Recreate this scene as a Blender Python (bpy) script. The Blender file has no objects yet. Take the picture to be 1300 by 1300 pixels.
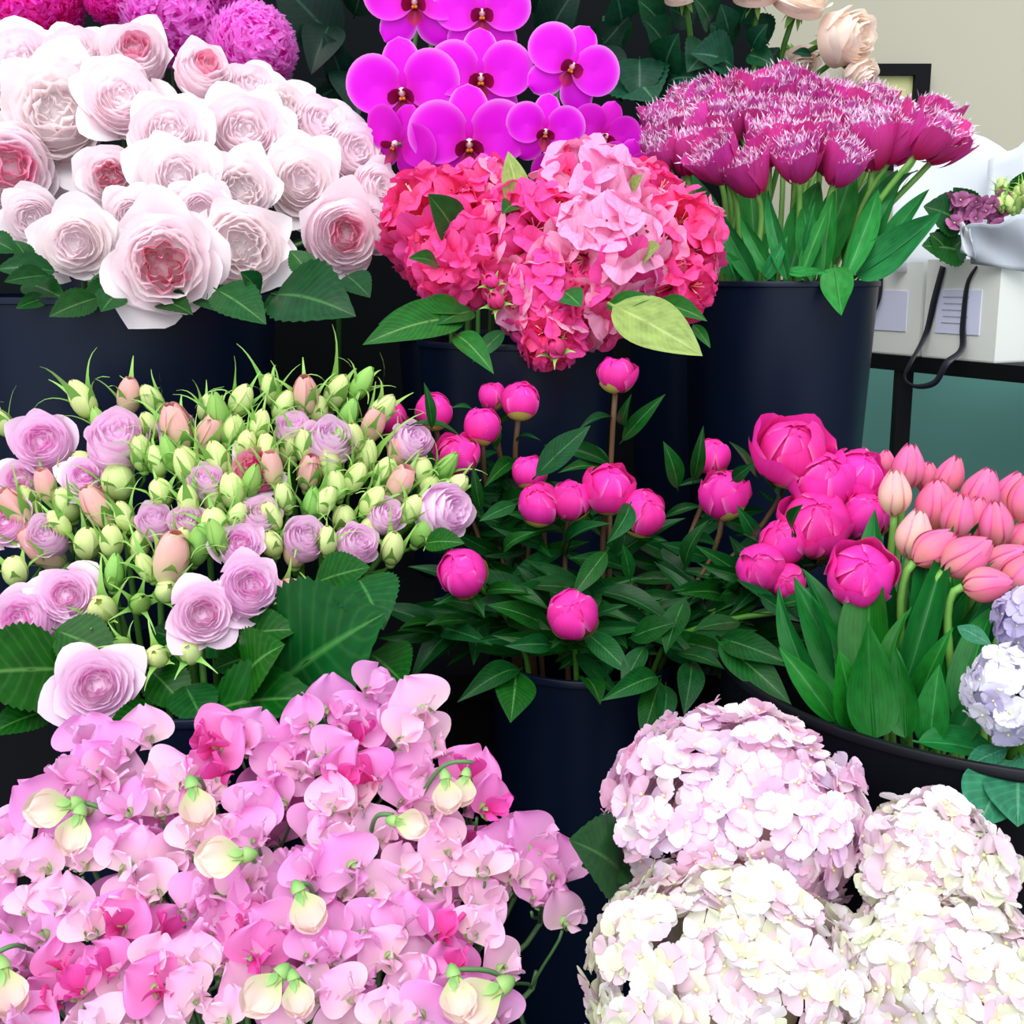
import bpy, math, random
from mathutils import Vector, Matrix

PI = math.pi
rnd = random.Random(7)
scene = bpy.context.scene
COL = scene.collection
V = Vector

# ------------------------------------------------------------------ camera
F = 1520.0
PITCH = math.atan(305.0 / F)
CAM = V((0.0, 0.0, 1.25))
FWD = V((0, math.cos(PITCH), -math.sin(PITCH)))
CUP = V((0, math.sin(PITCH), math.cos(PITCH)))
UP = V((0, 0, 1))


def at(px, py, Y):
    """world point on the plane y = Y that the photograph shows at (px, py)"""
    d = V(((px - 650) / F, 0, 0)) + CUP * ((650 - py) / F) + FWD
    return CAM + d * (Y / d.y)


def mpp(p):
    return (p - CAM).dot(FWD) / F


def to_px(p):
    q = p - CAM
    k = q.dot(FWD)
    return 650 + q.x / k * F, 650 - q.dot(CUP) / k * F


def tocam(p):
    return (CAM - p).normalized()


cam_d = bpy.data.cameras.new('camera')
cam_d.sensor_width = 36
cam_d.lens = 36 * F / 1300
cam_d.clip_start = 0.02
cam = bpy.data.objects.new('camera', cam_d)
COL.objects.link(cam)
cam.location = CAM
cam.rotation_euler = (PI / 2 - PITCH, 0, 0)
scene.camera = cam


# ------------------------------------------------------------------ mesh builder
class MB:
    def __init__(self):
        self.v, self.f, self.uv, self.mi = [], [], [], []

    def grid(self, fn, nu, nv, mi=0, M=None):
        b = len(self.v)
        for i in range(nu + 1):
            for j in range(nv + 1):
                u, w = i / nu, 2 * j / nv - 1
                p = fn(u, w)
                if M is not None:
                    p = M @ p
                self.v.append(p)
                self.uv.append((u, (w + 1) / 2))
        n = nv + 1
        for i in range(nu):
            for j in range(nv):
                a = b + i * n + j
                self.f.append((a, a + 1, a + n + 1, a + n))
                self.mi.append(mi)
        return self

    def lathe(self, prof, n=48, mi=0, M=None):
        b = len(self.v)
        for i, (r, z) in enumerate(prof):
            for j in range(n):
                a = 2 * PI * j / n
                p = V((r * math.cos(a), r * math.sin(a), z))
                self.v.append(M @ p if M is not None else p)
                self.uv.append((i / (len(prof) - 1), j / n))
        for i in range(len(prof) - 1):
            for j in range(n):
                k = (j + 1) % n
                self.f.append((b + i * n + j, b + i * n + k, b + (i + 1) * n + k, b + (i + 1) * n + j))
                self.mi.append(mi)
        return self

    def tube(self, pts, radii, n=6, mi=0):
        b = len(self.v)
        m = len(pts)
        if not hasattr(radii, '__len__'):
            radii = [radii] * m
        ref = None
        for i, p in enumerate(pts):
            t = (pts[min(i + 1, m - 1)] - pts[max(i - 1, 0)])
            t = t.normalized() if t.length > 1e-9 else V((0, 0, 1))
            if ref is None:
                ref = V((1, 0, 0)) if abs(t.x) < .8 else V((0, 1, 0))
            s = (ref - t * ref.dot(t))
            s = s.normalized() if s.length > 1e-6 else V((0, 1, 0)).cross(t).normalized()
            ref = s
            q = t.cross(s)
            for j in range(n):
                a = 2 * PI * j / n
                self.v.append(p + (s * math.cos(a) + q * math.sin(a)) * radii[i])
                self.uv.append((i / max(1, m - 1), j / n))
        for i in range(m - 1):
            for j in range(n):
                k = (j + 1) % n
                self.f.append((b + i * n + j, b + i * n + k, b + (i + 1) * n + k, b + (i + 1) * n + j))
                self.mi.append(mi)
        for e, o in ((0, 0), (m - 1, 1)):
            loop = [b + e * n + j for j in range(n)]
            self.f.append(tuple(loop if o else loop[::-1]))
            self.mi.append(mi)
        return self

    def ball(self, c, r, n=8, mi=0, sz=(1, 1, 1)):
        M = Matrix.Translation(c) @ Matrix.Diagonal((sz[0], sz[1], sz[2], 1))
        prof = [(max(1e-5, r * math.sin(PI * i / n)), -r * math.cos(PI * i / n)) for i in range(n + 1)]
        return self.lathe(prof, n + 4, mi, M)

    def box(self, lo, hi, mi=0, M=None):
        b = len(self.v)
        for z in (lo[2], hi[2]):
            for x, y in ((lo[0], lo[1]), (hi[0], lo[1]), (hi[0], hi[1]), (lo[0], hi[1])):
                p = V((x, y, z))
                self.v.append(M @ p if M is not None else p)
                self.uv.append((0.5, 0.5))
        for q in ((3, 2, 1, 0), (4, 5, 6, 7), (0, 1, 5, 4), (1, 2, 6, 5), (2, 3, 7, 6), (3, 0, 4, 7)):
            self.f.append(tuple(b + k for k in q))
            self.mi.append(mi)
        return self

    def tri(self, a, b_, c, mi=0, uvs=((0, .5), (0, .5), (1, .5))):
        b = len(self.v)
        self.v += [a, b_, c]
        self.uv += list(uvs)
        self.f.append((b, b + 1, b + 2))
        self.mi.append(mi)

    def mesh(self, name, mats, smooth=True, off=None):
        me = bpy.data.meshes.new(name)
        vs = self.v if off is None else [p - off for p in self.v]
        me.from_pydata([tuple(p) for p in vs], [], self.f)
        if not isinstance(mats, (list, tuple)):
            mats = [mats]
        for m in mats:
            me.materials.append(m)
        ul = me.uv_layers.new(name='UVMap')
        flat = []
        for f in self.f:
            for k in f:
                flat += self.uv[k]
        ul.data.foreach_set('uv', flat)
        me.polygons.foreach_set('material_index', self.mi)
        me.polygons.foreach_set('use_smooth', [smooth] * len(self.f))
        me.update()
        return me


# ------------------------------------------------------------------ objects
def thing(name, label, cat, loc, group=None):
    o = bpy.data.objects.new(name, None)
    o.empty_display_size = .02
    COL.objects.link(o)
    o.location = loc
    o['label'] = label
    o['category'] = cat
    if group:
        o['group'] = group
    return o


def part(name, me, root, M=None, world=True, label=None):
    """mesh part of a thing; M is a world matrix (the thing's Empty is unrotated) or local when world is False"""
    o = bpy.data.objects.new(name, me)
    COL.objects.link(o)
    o.parent = root
    if M is not None:
        o.matrix_basis = (Matrix.Translation(-root.location) @ M) if world else M
    if label:
        o['label'] = label
    return o


def single(name, me, label, cat, loc=(0, 0, 0), group=None):
    o = bpy.data.objects.new(name, me)
    COL.objects.link(o)
    o.location = loc
    o['label'] = label
    o['category'] = cat
    if group:
        o['group'] = group
    return o


def structure(name, me, loc=(0, 0, 0), label=None):
    o = bpy.data.objects.new(name, me)
    COL.objects.link(o)
    o.location = loc
    o['kind'] = 'structure'
    if label:
        o['label'] = label
    return o


def frame(org, z, yh=None, roll=0.0, s=1.0):
    z = z.normalized()
    yh = yh if yh is not None else UP
    x = yh.cross(z)
    if x.length < 1e-4:
        x = V((1, 0, 0)).cross(z)
    x.normalize()
    y = z.cross(x)
    if roll:
        c, q = math.cos(roll), math.sin(roll)
        x, y = x * c + y * q, y * c - x * q
    if not hasattr(s, '__len__'):
        s = (s, s, s)
    M = Matrix(((x.x * s[0], y.x * s[1], z.x * s[2], org.x), (x.y * s[0], y.y * s[1], z.y * s[2], org.y),
                (x.z * s[0], y.z * s[1], z.z * s[2], org.z), (0, 0, 0, 1)))
    return M


def bez(p0, p1, p2, p3, n):
    out = []
    for i in range(n + 1):
        t = i / n
        s = 1 - t
        out.append(p0 * s ** 3 + p1 * (3 * s * s * t) + p2 * (3 * s * t * t) + p3 * t ** 3)
    return out


# ------------------------------------------------------------------ materials
def lin(c):
    c = c / 255
    return c / 12.92 if c <= .04045 else ((c + .055) / 1.055) ** 2.4


def rgb(r, g, b):
    return (lin(r), lin(g), lin(b), 1)


def mat_new(name):
    m = bpy.data.materials.new(name)
    m.use_nodes = True
    nt = m.node_tree
    nt.nodes.clear()
    out = nt.nodes.new('ShaderNodeOutputMaterial')
    return m, nt, out


def nmath(nt, op, a, b=None, c=None, clamp=False):
    n = nt.nodes.new('ShaderNodeMath')
    n.operation = op
    n.use_clamp = clamp
    for i, x in enumerate((a, b, c)):
        if x is None:
            continue
        if isinstance(x, (int, float)):
            n.inputs[i].default_value = x
        else:
            nt.links.new(x, n.inputs[i])
    return n.outputs[0]


def nmix(nt, fac, a, b, blend='MIX'):
    n = nt.nodes.new('ShaderNodeMix')
    n.data_type = 'RGBA'
    n.blend_type = blend
    for sock, x in ((n.inputs[0], fac), (n.inputs[6], a), (n.inputs[7], b)):
        if isinstance(x, (int, float, tuple)):
            sock.default_value = x
        else:
            nt.links.new(x, sock)
    return n.outputs[2]


def surface(nt, out, col, rough=.5, spec=.3, transl=.3, tcol=None):
    pr = nt.nodes.new('ShaderNodeBsdfPrincipled')
    if isinstance(col, tuple):
        pr.inputs['Base Color'].default_value = col
    else:
        nt.links.new(col, pr.inputs['Base Color'])
    pr.inputs['Roughness'].default_value = rough
    pr.inputs['Specular IOR Level'].default_value = spec
    if transl > 0:
        tr = nt.nodes.new('ShaderNodeBsdfTranslucent')
        tc = tcol if tcol is not None else col
        if isinstance(tc, tuple):
            tr.inputs['Color'].default_value = tc
        else:
            nt.links.new(tc, tr.inputs['Color'])
        mx = nt.nodes.new('ShaderNodeMixShader')
        mx.inputs[0].default_value = transl
        nt.links.new(pr.outputs[0], mx.inputs[1])
        nt.links.new(tr.outputs[0], mx.inputs[2])
        nt.links.new(mx.outputs[0], out.inputs[0])
    else:
        nt.links.new(pr.outputs[0], out.inputs[0])
    return pr


def petal_mat(name, base, tip, lo=0.1, hi=.8, edge=None, edge_pow=6, transl=.3, rough=.5, var=.12, hue=.02,
              streak=.18, palette=None, island=.0, mid=None):
    """pigment runs from the petal's foot (base) to its tip along UV.x; UV.y runs across the petal"""
    m, nt, out = mat_new(name)
    tc = nt.nodes.new('ShaderNodeTexCoord')
    sp = nt.nodes.new('ShaderNodeSeparateXYZ')
    nt.links.new(tc.outputs['UV'], sp.inputs[0])
    oi = nt.nodes.new('ShaderNodeObjectInfo')
    ge = nt.nodes.new('ShaderNodeNewGeometry')
    r = oi.outputs['Random']
    if island:
        r = nmath(nt, 'FRACT', nmath(nt, 'ADD', r, nmath(nt, 'MULTIPLY', ge.outputs['Random Per Island'], island)))
    mr = nt.nodes.new('ShaderNodeMapRange')
    mr.inputs[1].default_value = lo
    mr.inputs[2].default_value = hi
    mr.interpolation_type = 'SMOOTHSTEP'
    nt.links.new(sp.outputs[0], mr.inputs[0])
    if palette:
        cr = nt.nodes.new('ShaderNodeValToRGB')
        cr.color_ramp.interpolation = 'CONSTANT'
        el = cr.color_ramp.elements
        while len(el) < len(palette):
            el.new(.5)
        for i, c in enumerate(palette):
            el[i].position = i / len(palette)
            el[i].color = c
        nt.links.new(r, cr.inputs[0])
        tip = cr.outputs[0]
    col = nmix(nt, mr.outputs[0], base, tip)
    av = nmath(nt, 'ABSOLUTE', nmath(nt, 'MULTIPLY_ADD', sp.outputs[1], 2.0, -1.0))
    if edge:
        col = nmix(nt, nmath(nt, 'POWER', av, edge_pow), col, edge)
    if mid:
        col = nmix(nt, nmath(nt, 'MULTIPLY', nmath(nt, 'POWER', nmath(nt, 'SUBTRACT', 1.0, av), 10.0), .8), col, mid)
    if streak:
        cb = nt.nodes.new('ShaderNodeCombineXYZ')
        nt.links.new(nmath(nt, 'MULTIPLY', sp.outputs[0], 2.5), cb.inputs[0])
        nt.links.new(nmath(nt, 'MULTIPLY', sp.outputs[1], 22), cb.inputs[1])
        nt.links.new(nmath(nt, 'MULTIPLY', oi.outputs['Random'], 50), cb.inputs[2])
        nz = nt.nodes.new('ShaderNodeTexNoise')
        nz.inputs['Scale'].default_value = 1.0
        nz.inputs['Detail'].default_value = 2
        nt.links.new(cb.outputs[0], nz.inputs['Vector'])
        f = nmath(nt, 'MULTIPLY_ADD', nz.outputs[0], 2.4, -.7, True)
        col = nmix(nt, nmath(nt, 'MULTIPLY', f, streak), col, base)
    hs = nt.nodes.new('ShaderNodeHueSaturation')
    nt.links.new(nmath(nt, 'MULTIPLY_ADD', r, hue, .5 - hue / 2), hs.inputs['Hue'])
    rr = nmath(nt, 'FRACT', nmath(nt, 'MULTIPLY', r, 7.31))
    nt.links.new(nmath(nt, 'MULTIPLY_ADD', rr, var, 1 - var * .6), hs.inputs['Value'])
    nt.links.new(col, hs.inputs['Color'])
    surface(nt, out, hs.outputs[0], rough, .25, transl)
    return m


def leaf_mat(name, col, rib, transl=.15, rough=.38, veins=9, var=.35, vein_amt=.25, spec=.18):
    m, nt, out = mat_new(name)
    tc = nt.nodes.new('ShaderNodeTexCoord')
    sp = nt.nodes.new('ShaderNodeSeparateXYZ')
    nt.links.new(tc.outputs['UV'], sp.inputs[0])
    oi = nt.nodes.new('ShaderNodeObjectInfo')
    av = nmath(nt, 'ABSOLUTE', nmath(nt, 'MULTIPLY_ADD', sp.outputs[1], 2.0, -1.0))
    nz = nt.nodes.new('ShaderNodeTexNoise')
    nz.inputs['Scale'].default_value = 6
    nt.links.new(tc.outputs['UV'], nz.inputs['Vector'])
    c2 = tuple(x * .55 for x in col[:3]) + (1,)
    c = nmix(nt, nmath(nt, 'MULTIPLY_ADD', nz.outputs[0], 2.0, -.5, True), c2, col)
    if veins:
        w = nmath(nt, 'SINE', nmath(nt, 'MULTIPLY', nmath(nt, 'MULTIPLY_ADD', av, -.22, sp.outputs[0]), veins * 2 * PI))
        w = nmath(nt, 'POWER', nmath(nt, 'ABSOLUTE', w), 10)
        c = nmix(nt, nmath(nt, 'MULTIPLY', w, vein_amt), c, rib)
    else:
        w = nmath(nt, 'ABSOLUTE', nmath(nt, 'SINE', nmath(nt, 'MULTIPLY', sp.outputs[1], 40)))
        c = nmix(nt, nmath(nt, 'MULTIPLY', w, vein_amt), c, rib)
    rb = nmath(nt, 'SUBTRACT', 1.0, nmath(nt, 'MULTIPLY', av, 14.0), None, True)
    c = nmix(nt, nmath(nt, 'MULTIPLY', rb, .45), c, rib)
    hs = nt.nodes.new('ShaderNodeHueSaturation')
    nt.links.new(nmath(nt, 'MULTIPLY_ADD', oi.outputs['Random'], .03, .485), hs.inputs['Hue'])
    rr = nmath(nt, 'FRACT', nmath(nt, 'MULTIPLY', oi.outputs['Random'], 9.7))
    nt.links.new(nmath(nt, 'MULTIPLY_ADD', rr, var, 1 - var * .5), hs.inputs['Value'])
    nt.links.new(c, hs.inputs['Color'])
    surface(nt, out, hs.outputs[0], rough, spec, transl)
    return m


def plain(name, col, rough=.5, spec=.4, noise_amt=.0, scale=20, metal=0, transl=0):
    m, nt, out = mat_new(name)
    c = col
    if noise_amt:
        tc = nt.nodes.new('ShaderNodeTexCoord')
        nz = nt.nodes.new('ShaderNodeTexNoise')
        nz.inputs['Scale'].default_value = scale
        nz.inputs['Detail'].default_value = 4
        nt.links.new(tc.outputs['Object'], nz.inputs['Vector'])
        c = nmix(nt, nmath(nt, 'MULTIPLY', nz.outputs[0], noise_amt), col, tuple(x * .45 for x in col[:3]) + (1,))
    pr = surface(nt, out, c, rough, spec, transl)
    pr.inputs['Metallic'].default_value = metal
    return m


# ------------------------------------------------------------------ petal shapes
def rev_petal(prof, th0, hw, tipround=.22, point=0.0, ruf=0.0, rk=5.0, ph=0.0, edge_down=0.0, wpow=.55, tilt=0.0):
    """a petal that is a slice of a surface of revolution, prof(u) -> (r, z)"""
    def fn(u, v):
        uu = u * (1 - tipround * abs(v) ** 2.2 * (u ** .5))
        r, z = prof(uu)
        if point:
            k = point * math.exp(-(v / .22) ** 2) * u ** 6
            r += k
        a = th0 + hw * v * (max(u, .001) ** wpow if wpow else 1)
        w = ruf * u * u * math.sin(rk * v + ph)
        r += w
        z += .6 * ruf * u * u * math.sin(rk * 1.3 * v + ph * 2.1) - edge_down * v * v * u * u
        z += tilt * u * v
        return V((r * math.cos(a), r * math.sin(a), z))
    return fn


def flat_petal(L, W, shape=0, cup=0.0, curl=0.0, ruf=0.0, rk=6.0, ph=0.0, notch=0.0, base=0.0):
    """length along +y, width along x, faces +z"""
    def fn(u, v):
        if shape == 0:      # broad round
            w = max(0.0, 1 - (2 * u - 1.0) ** 2) ** .5 if u > .5 else (base + (1 - base) * math.sin(PI * u) ** .8)
        elif shape == 1:    # oval
            w = base + (1 - base) * math.sin(PI * min(1, u)) ** .75 if u < .5 else math.sin(PI * u) ** .6
        elif shape == 2:    # obovate, widest near the tip
            w = max(base, math.sin(PI * u ** 1.7) ** .6)
        else:               # lanceolate
            w = math.sin(PI * u ** .8) ** 1.1
        x = v * W * w
        y = L * u - notch * L * math.exp(-(v / .25) ** 2) * u ** 5
        z = cup * W * v * v * w * w + curl * L * u * u + ruf * L * u * u * math.sin(rk * v + ph)
        return V((x, y, z))
    return fn


def rotz(a):
    return Matrix.Rotation(a, 4, 'Z')


def rotx(a):
    return Matrix.Rotation(a, 4, 'X')


# ------------------------------------------------------------------ leaves
def leaf_mesh(name, mat, wr=.4, fold=.12, droop=-.15, serr=0, nu=14, nv=6, wave=.0, wpk=.8, twist=0.0, pw=.9):
    """unit leaf: base at the origin, tip at +y, upper face +z"""
    mb = MB()
    if serr:
        nu = serr * 2

    def fn(u, v):
        w = wr * max(0.0, math.sin(PI * u ** wpk)) ** pw
        if serr and 0 < u < 1:
            w *= 1 + (.05 if int(round(u * nu)) % 2 else -.03) * min(1, abs(v) * 1.2)
        x = v * w
        z = fold * abs(v) ** 1.3 * w * 2 + droop * (u * u - u) * 2 + wave * math.sin(u * 9 + v * 2) * v
        if twist:
            a = twist * u
            x, z = x * math.cos(a) - (z * .3) * math.sin(a), x * math.sin(a) + z
        return V((x, u, z))
    mb.grid(fn, nu, nv)
    mb.tube([V((0, -.06, .0)), V((0, .02, 0)), V((0, .4, droop * (-.24) * 2 - .004)), V((0, .85, droop * (-.1275) * 2 - .003))],
            [.012, .012, .008, .002], 5)
    return mb.mesh(name, mat)


def leaf(root, me, base, tip, nh=None, wide=1.0, name='leaf', side=0.0):
    d = tip - base
    L = d.length
    if nh is None:
        nh = tocam((base + tip) / 2) + UP * .5
    y = d.normalized()
    z = nh - y * nh.dot(y)
    z = z.normalized() if z.length > 1e-4 else V((0, -1, 0))
    x = y.cross(z)
    if side:
        c, q = math.cos(side), math.sin(side)
        x, z = x * c + z * q, z * c - x * q
    M = Matrix(((x.x * L * wide, y.x * L, z.x * L, base.x), (x.y * L * wide, y.y * L, z.y * L, base.y),
                (x.z * L * wide, y.z * L, z.z * L, base.z), (0, 0, 0, 1)))
    return part(name, me, root, M)


def pleaf(root, me, b, t, wide=1.0, nh=None, side=0.0):
    """leaf between two photo points given as (px, py, Y)"""
    return leaf(root, me, at(*b), at(*t), nh, wide, side=side)


# ------------------------------------------------------------------ buckets and stems
BUCKETS = {}


class Bucket:
    def __init__(self, key, c, zrim, R, zbot, label, mat, name='flower_bucket', taper=.82, lip=.0015):
        self.c, self.z, self.R, self.zb = c, zrim, R, zbot
        h = zrim - zbot
        r2 = R * taper
        t = .004
        prof = [(.001, 0), (r2 - .004, 0), (r2, .004), (R - .001, h - .008), (R + lip, h - .007), (R + lip, h - .001),
                (R + lip * .5, h), (R - t, h), (R - t - .001, h - .02), (r2 - t, .008), (.001, .008)]
        body = MB().lathe(prof, 72).mesh(name, mat)
        self.o = single(name, body, label, 'bucket', (c[0], c[1], zbot), 'black flower buckets')
        for p in self.o.data.polygons:
            p.use_smooth = True
        md = self.o.modifiers.new('edges', 'EDGE_SPLIT')
        md.split_angle = math.radians(40)
        self.r2 = r2
        BUCKETS[key] = self

    def stem(self, p0, face, sag=.3, spread=.72):
        """stem path from a bloom's foot down into the bucket"""
        dx, dy = p0.x - self.c[0], p0.y - self.c[1]
        d = math.hypot(dx, dy)
        k = min(d, self.R * spread) / d if d > 1e-6 else 0
        zr = min(self.z - .01, p0.z - .02)
        pr = V((self.c[0] + dx * k, self.c[1] + dy * k, zr))
        kb = k * .5
        if d * kb > self.r2 * .8:
            kb = self.r2 * .8 / d
        pb = V((self.c[0] + dx * kb, self.c[1] + dy * kb, self.zb + .012))
        L = (p0 - pr).length
        pts = bez(p0, p0 - face * L * sag, pr + (pr - pb).normalized() * L * .35, pr, 8)
        return pts + [pr.lerp(pb, .5), pb]


def add_stem(root_name, label, cat, group, bucket, p0, face, r, mat, sag=.3, spread=.72):
    pts = bucket.stem(p0, face, sag, spread)
    root = thing(root_name, label, cat, pts[-1], group)
    me = MB().tube(pts, r, 7).mesh('stem', mat, off=pts[-1])
    part('stem', me, root)
    return root, pts


ORD = ['leftmost', 'second from left', 'third from left', 'fourth from left', 'fifth from left', 'sixth from left',
       'seventh from left', 'eighth from left', 'ninth from left', 'tenth from left', 'eleventh from left',
       'twelfth from left', 'thirteenth from left', 'fourteenth from left']


def rank_rows(pts, nrows):
    """(row, ordinal phrase) for every (px, py): rows counted from the top, places counted from the left"""
    idx = sorted(range(len(pts)), key=lambda i: pts[i][1])
    out = [None] * len(pts)
    per = math.ceil(len(idx) / nrows)
    for r in range(nrows):
        row = sorted(idx[r * per:(r + 1) * per], key=lambda i: pts[i][0])
        for k, i in enumerate(row):
            out[i] = (r, 'rightmost' if k == len(row) - 1 and k > 0 else ORD[k])
    return out
# ------------------------------------------------------------------ colours
M_BUCKET = plain('black_plastic', (.0025, .007, .022, 1), .36, .18, .2, 8)
M_BLACK = plain('black_paint', (.003, .0035, .005, 1), .65, .12, .2, 10)
M_TUB = plain('tub_plastic', (.003, .0035, .007, 1), .42, .25, .2, 8)
M_STEM = plain('stem_green', rgb(70, 130, 40), .45, .4, .4, 30, 0, .1)
M_STEM_D = plain('stem_dark_green', rgb(35, 80, 30), .45, .4, .4, 30)
M_STEM_T = plain('stem_tulip', rgb(120, 180, 80), .4, .4, .3, 30, 0, .1)
M_STEM_P = plain('stem_peony', rgb(110, 80, 55), .45, .4, .5, 25)
M_STEM_V = plain('stem_sweet_pea', rgb(95, 140, 85), .45, .4, .3, 30, 0, .1)

L_ROSE = leaf_mat('rose_leaf', rgb(14, 78, 28), rgb(110, 160, 90), .12, .32, 7, .5, .05)
L_ROSEB = leaf_mat('rose_leaf_blue', rgb(14, 70, 44), rgb(100, 150, 110), .12, .38, 6, .5, .04)
L_SPRAY = leaf_mat('spray_leaf', rgb(8, 88, 20), rgb(110, 175, 90), .15, .34, 5, .3, .06)
L_RHO = leaf_mat('rhododendron_leaf', rgb(26, 100, 34), rgb(140, 180, 100), .12, .36, 9, .4, .06)
L_RHOP = leaf_mat('rhododendron_leaf_pale', rgb(160, 188, 100), rgb(215, 225, 150), .2, .42, 9, .2, .08)
L_TUL = leaf_mat('tulip_leaf', rgb(40, 145, 66), rgb(120, 195, 125), .2, .42, 0, .4, .07)
L_TULD = leaf_mat('tulip_leaf_dark', rgb(16, 112, 40), rgb(80, 165, 90), .2, .4, 0, .4, .07)
L_PEO = leaf_mat('peony_leaf', rgb(12, 76, 26), rgb(95, 160, 85), .14, .34, 7, .6, .06)
L_HYD = leaf_mat('hydrangea_leaf', rgb(22, 80, 35), rgb(90, 140, 80), .1, .4, 6, .3, .06)
L_STOCK = leaf_mat('stock_leaf', rgb(50, 130, 95), rgb(130, 190, 150), .15, .45, 5, .3, .1)
L_DARK = leaf_mat('dark_leaf', rgb(7, 40, 28), rgb(60, 105, 80), .05, .4, 6, .5, .04)

P_ROSE = petal_mat('blush_petal', rgb(251, 220, 230), rgb(255, 246, 249), .05, .5, transl=.32, var=.06, streak=.10)
P_ROSE_IN = petal_mat('blush_petal_inner', rgb(253, 216, 229), rgb(255, 245, 249), .1, .6, transl=.45, var=.05, streak=.2)
P_ROSE_HOT = petal_mat('rose_heart_petal', rgb(235, 115, 158), rgb(250, 190, 212), .2, .95, transl=.3, var=.1, streak=.4)
P_ROSE_W = petal_mat('white_rose_petal', rgb(252, 234, 238), rgb(255, 250, 251), .05, .5, transl=.32, var=.04, streak=.08)
P_ROSE_WIN = petal_mat('white_rose_inner', rgb(253, 228, 233), rgb(255, 247, 248), .1, .6, transl=.45, var=.04, streak=.15)
P_PEACH = petal_mat('peach_rose_petal', rgb(250, 222, 206), rgb(255, 243, 232), .05, .7, transl=.3, var=.05, streak=.12)
P_LILAC = petal_mat('lilac_rose_petal', rgb(240, 188, 226), rgb(250, 224, 244), .05, .7, transl=.3, var=.06, streak=.12)
P_LILAC_IN = petal_mat('lilac_rose_inner', rgb(196, 50, 150), rgb(246, 190, 232), .35, .95, transl=.3, var=.06, streak=.2)
P_BUD = petal_mat('cream_green_bud', rgb(170, 212, 95), rgb(230, 240, 170), .05, .75, transl=.25, var=.1, streak=.15)
P_BUDP = petal_mat('pink_cream_bud', rgb(222, 222, 160), rgb(242, 178, 180), .1, .85, transl=.25, var=.1, streak=.2)
P_SEPAL = petal_mat('rose_sepal', rgb(112, 172, 68), rgb(158, 205, 108), .0, .9, transl=.2, var=.15, streak=.1)
P_MUM = petal_mat('mum_petal', rgb(255, 0, 195), rgb(255, 80, 220), .1, .6, transl=.6, var=.25, streak=.1, island=.8)
P_MUM2 = petal_mat('mum_petal_light', rgb(255, 50, 228), rgb(255, 165, 246), .1, .55, transl=.6, var=.25, streak=.1, island=.8)
P_ORCH = petal_mat('orchid_petal', rgb(215, 0, 170), rgb(236, 10, 232), .0, .45, edge=rgb(252, 170, 250), edge_pow=11, transl=.25, var=.08, streak=.12)
P_ORCHD = petal_mat('orchid_petal_deep', rgb(195, 0, 150), rgb(218, 8, 205), .0, .45, edge=rgb(225, 90, 215), edge_pow=14, transl=.25, var=.08, streak=.12)
P_LIP = petal_mat('orchid_lip', rgb(120, 5, 50), rgb(160, 10, 85), .0, .8, transl=.1, var=.05, streak=.2)
P_COLUMN = plain('orchid_column', rgb(240, 190, 200), .4, .4)
P_CALLUS = plain('orchid_callus', rgb(225, 130, 30), .4, .4)
P_RHO = petal_mat('rhododendron_petal', rgb(232, 15, 100), rgb(250, 88, 172), .2, .9, transl=.3, var=.22, hue=.03, streak=.35)
P_RHOP = petal_mat('rhododendron_petal_pale', rgb(242, 75, 140), rgb(250, 180, 222), .15, .7, transl=.3, var=.1, hue=.02, streak=.35)
P_STAMEN = plain('stamen', rgb(250, 205, 190), .5, .3)
P_ANTHER = plain('anther', rgb(120, 30, 40), .5, .3)
P_FT = petal_mat('fringed_tulip_petal', rgb(205, 18, 90), rgb(222, 70, 170), .0, .8, transl=.25, var=.25, hue=.03, streak=.4)
P_FTI = petal_mat('fringed_tulip_inner', rgb(195, 35, 125), rgb(225, 100, 190), .0, .9, transl=.25, var=.2, hue=.02, streak=.3)
P_FRINGE = petal_mat('tulip_fringe', rgb(215, 110, 190), rgb(250, 226, 246), .0, .5, transl=.25, var=.1, streak=0)
P_TUL = petal_mat('pink_tulip_petal', rgb(246, 166, 160), rgb(243, 116, 172), .0, .7, edge=rgb(222, 62, 160), edge_pow=7, transl=.25, var=.12, hue=.03, streak=.25)
P_TULP = petal_mat('pale_tulip_petal', rgb(246, 222, 190), rgb(247, 178, 186), .05, 1.0, edge=rgb(230, 110, 160), edge_pow=8, transl=.25, var=.06, hue=.02, streak=.2)
P_PEO = petal_mat('peony_petal', rgb(222, 14, 125), rgb(246, 60, 180), .0, .9, edge=rgb(252, 140, 215), edge_pow=10, transl=.28, var=.14, hue=.02, streak=.25)
P_PEOS = petal_mat('peony_sepal', rgb(120, 155, 60), rgb(185, 185, 90), .1, .8, edge=rgb(200, 90, 110), edge_pow=5, transl=.15, var=.2, streak=.2)
P_HYA = petal_mat('hydrangea_sepal_pink', rgb(236, 188, 210), rgb(245, 220, 234), .0, .35, transl=.3, var=.06, streak=.1, island=.5,
                  palette=[rgb(246, 218, 234), rgb(252, 234, 240), rgb(236, 204, 232), rgb(250, 240, 242), rgb(240, 198, 224), rgb(230, 214, 238)])
P_HYB = petal_mat('hydrangea_sepal_cream', rgb(224, 214, 190), rgb(250, 246, 240), .0, .4, transl=.3, var=.05, streak=.08, island=.5,
                  palette=[rgb(244, 238, 242), rgb(240, 216, 228), rgb(240, 240, 222), rgb(234, 204, 220), rgb(244, 242, 242), rgb(230, 234, 204), rgb(240, 226, 236)])
P_EYE = plain('floret_eye', rgb(225, 215, 170), .5, .3)
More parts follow.
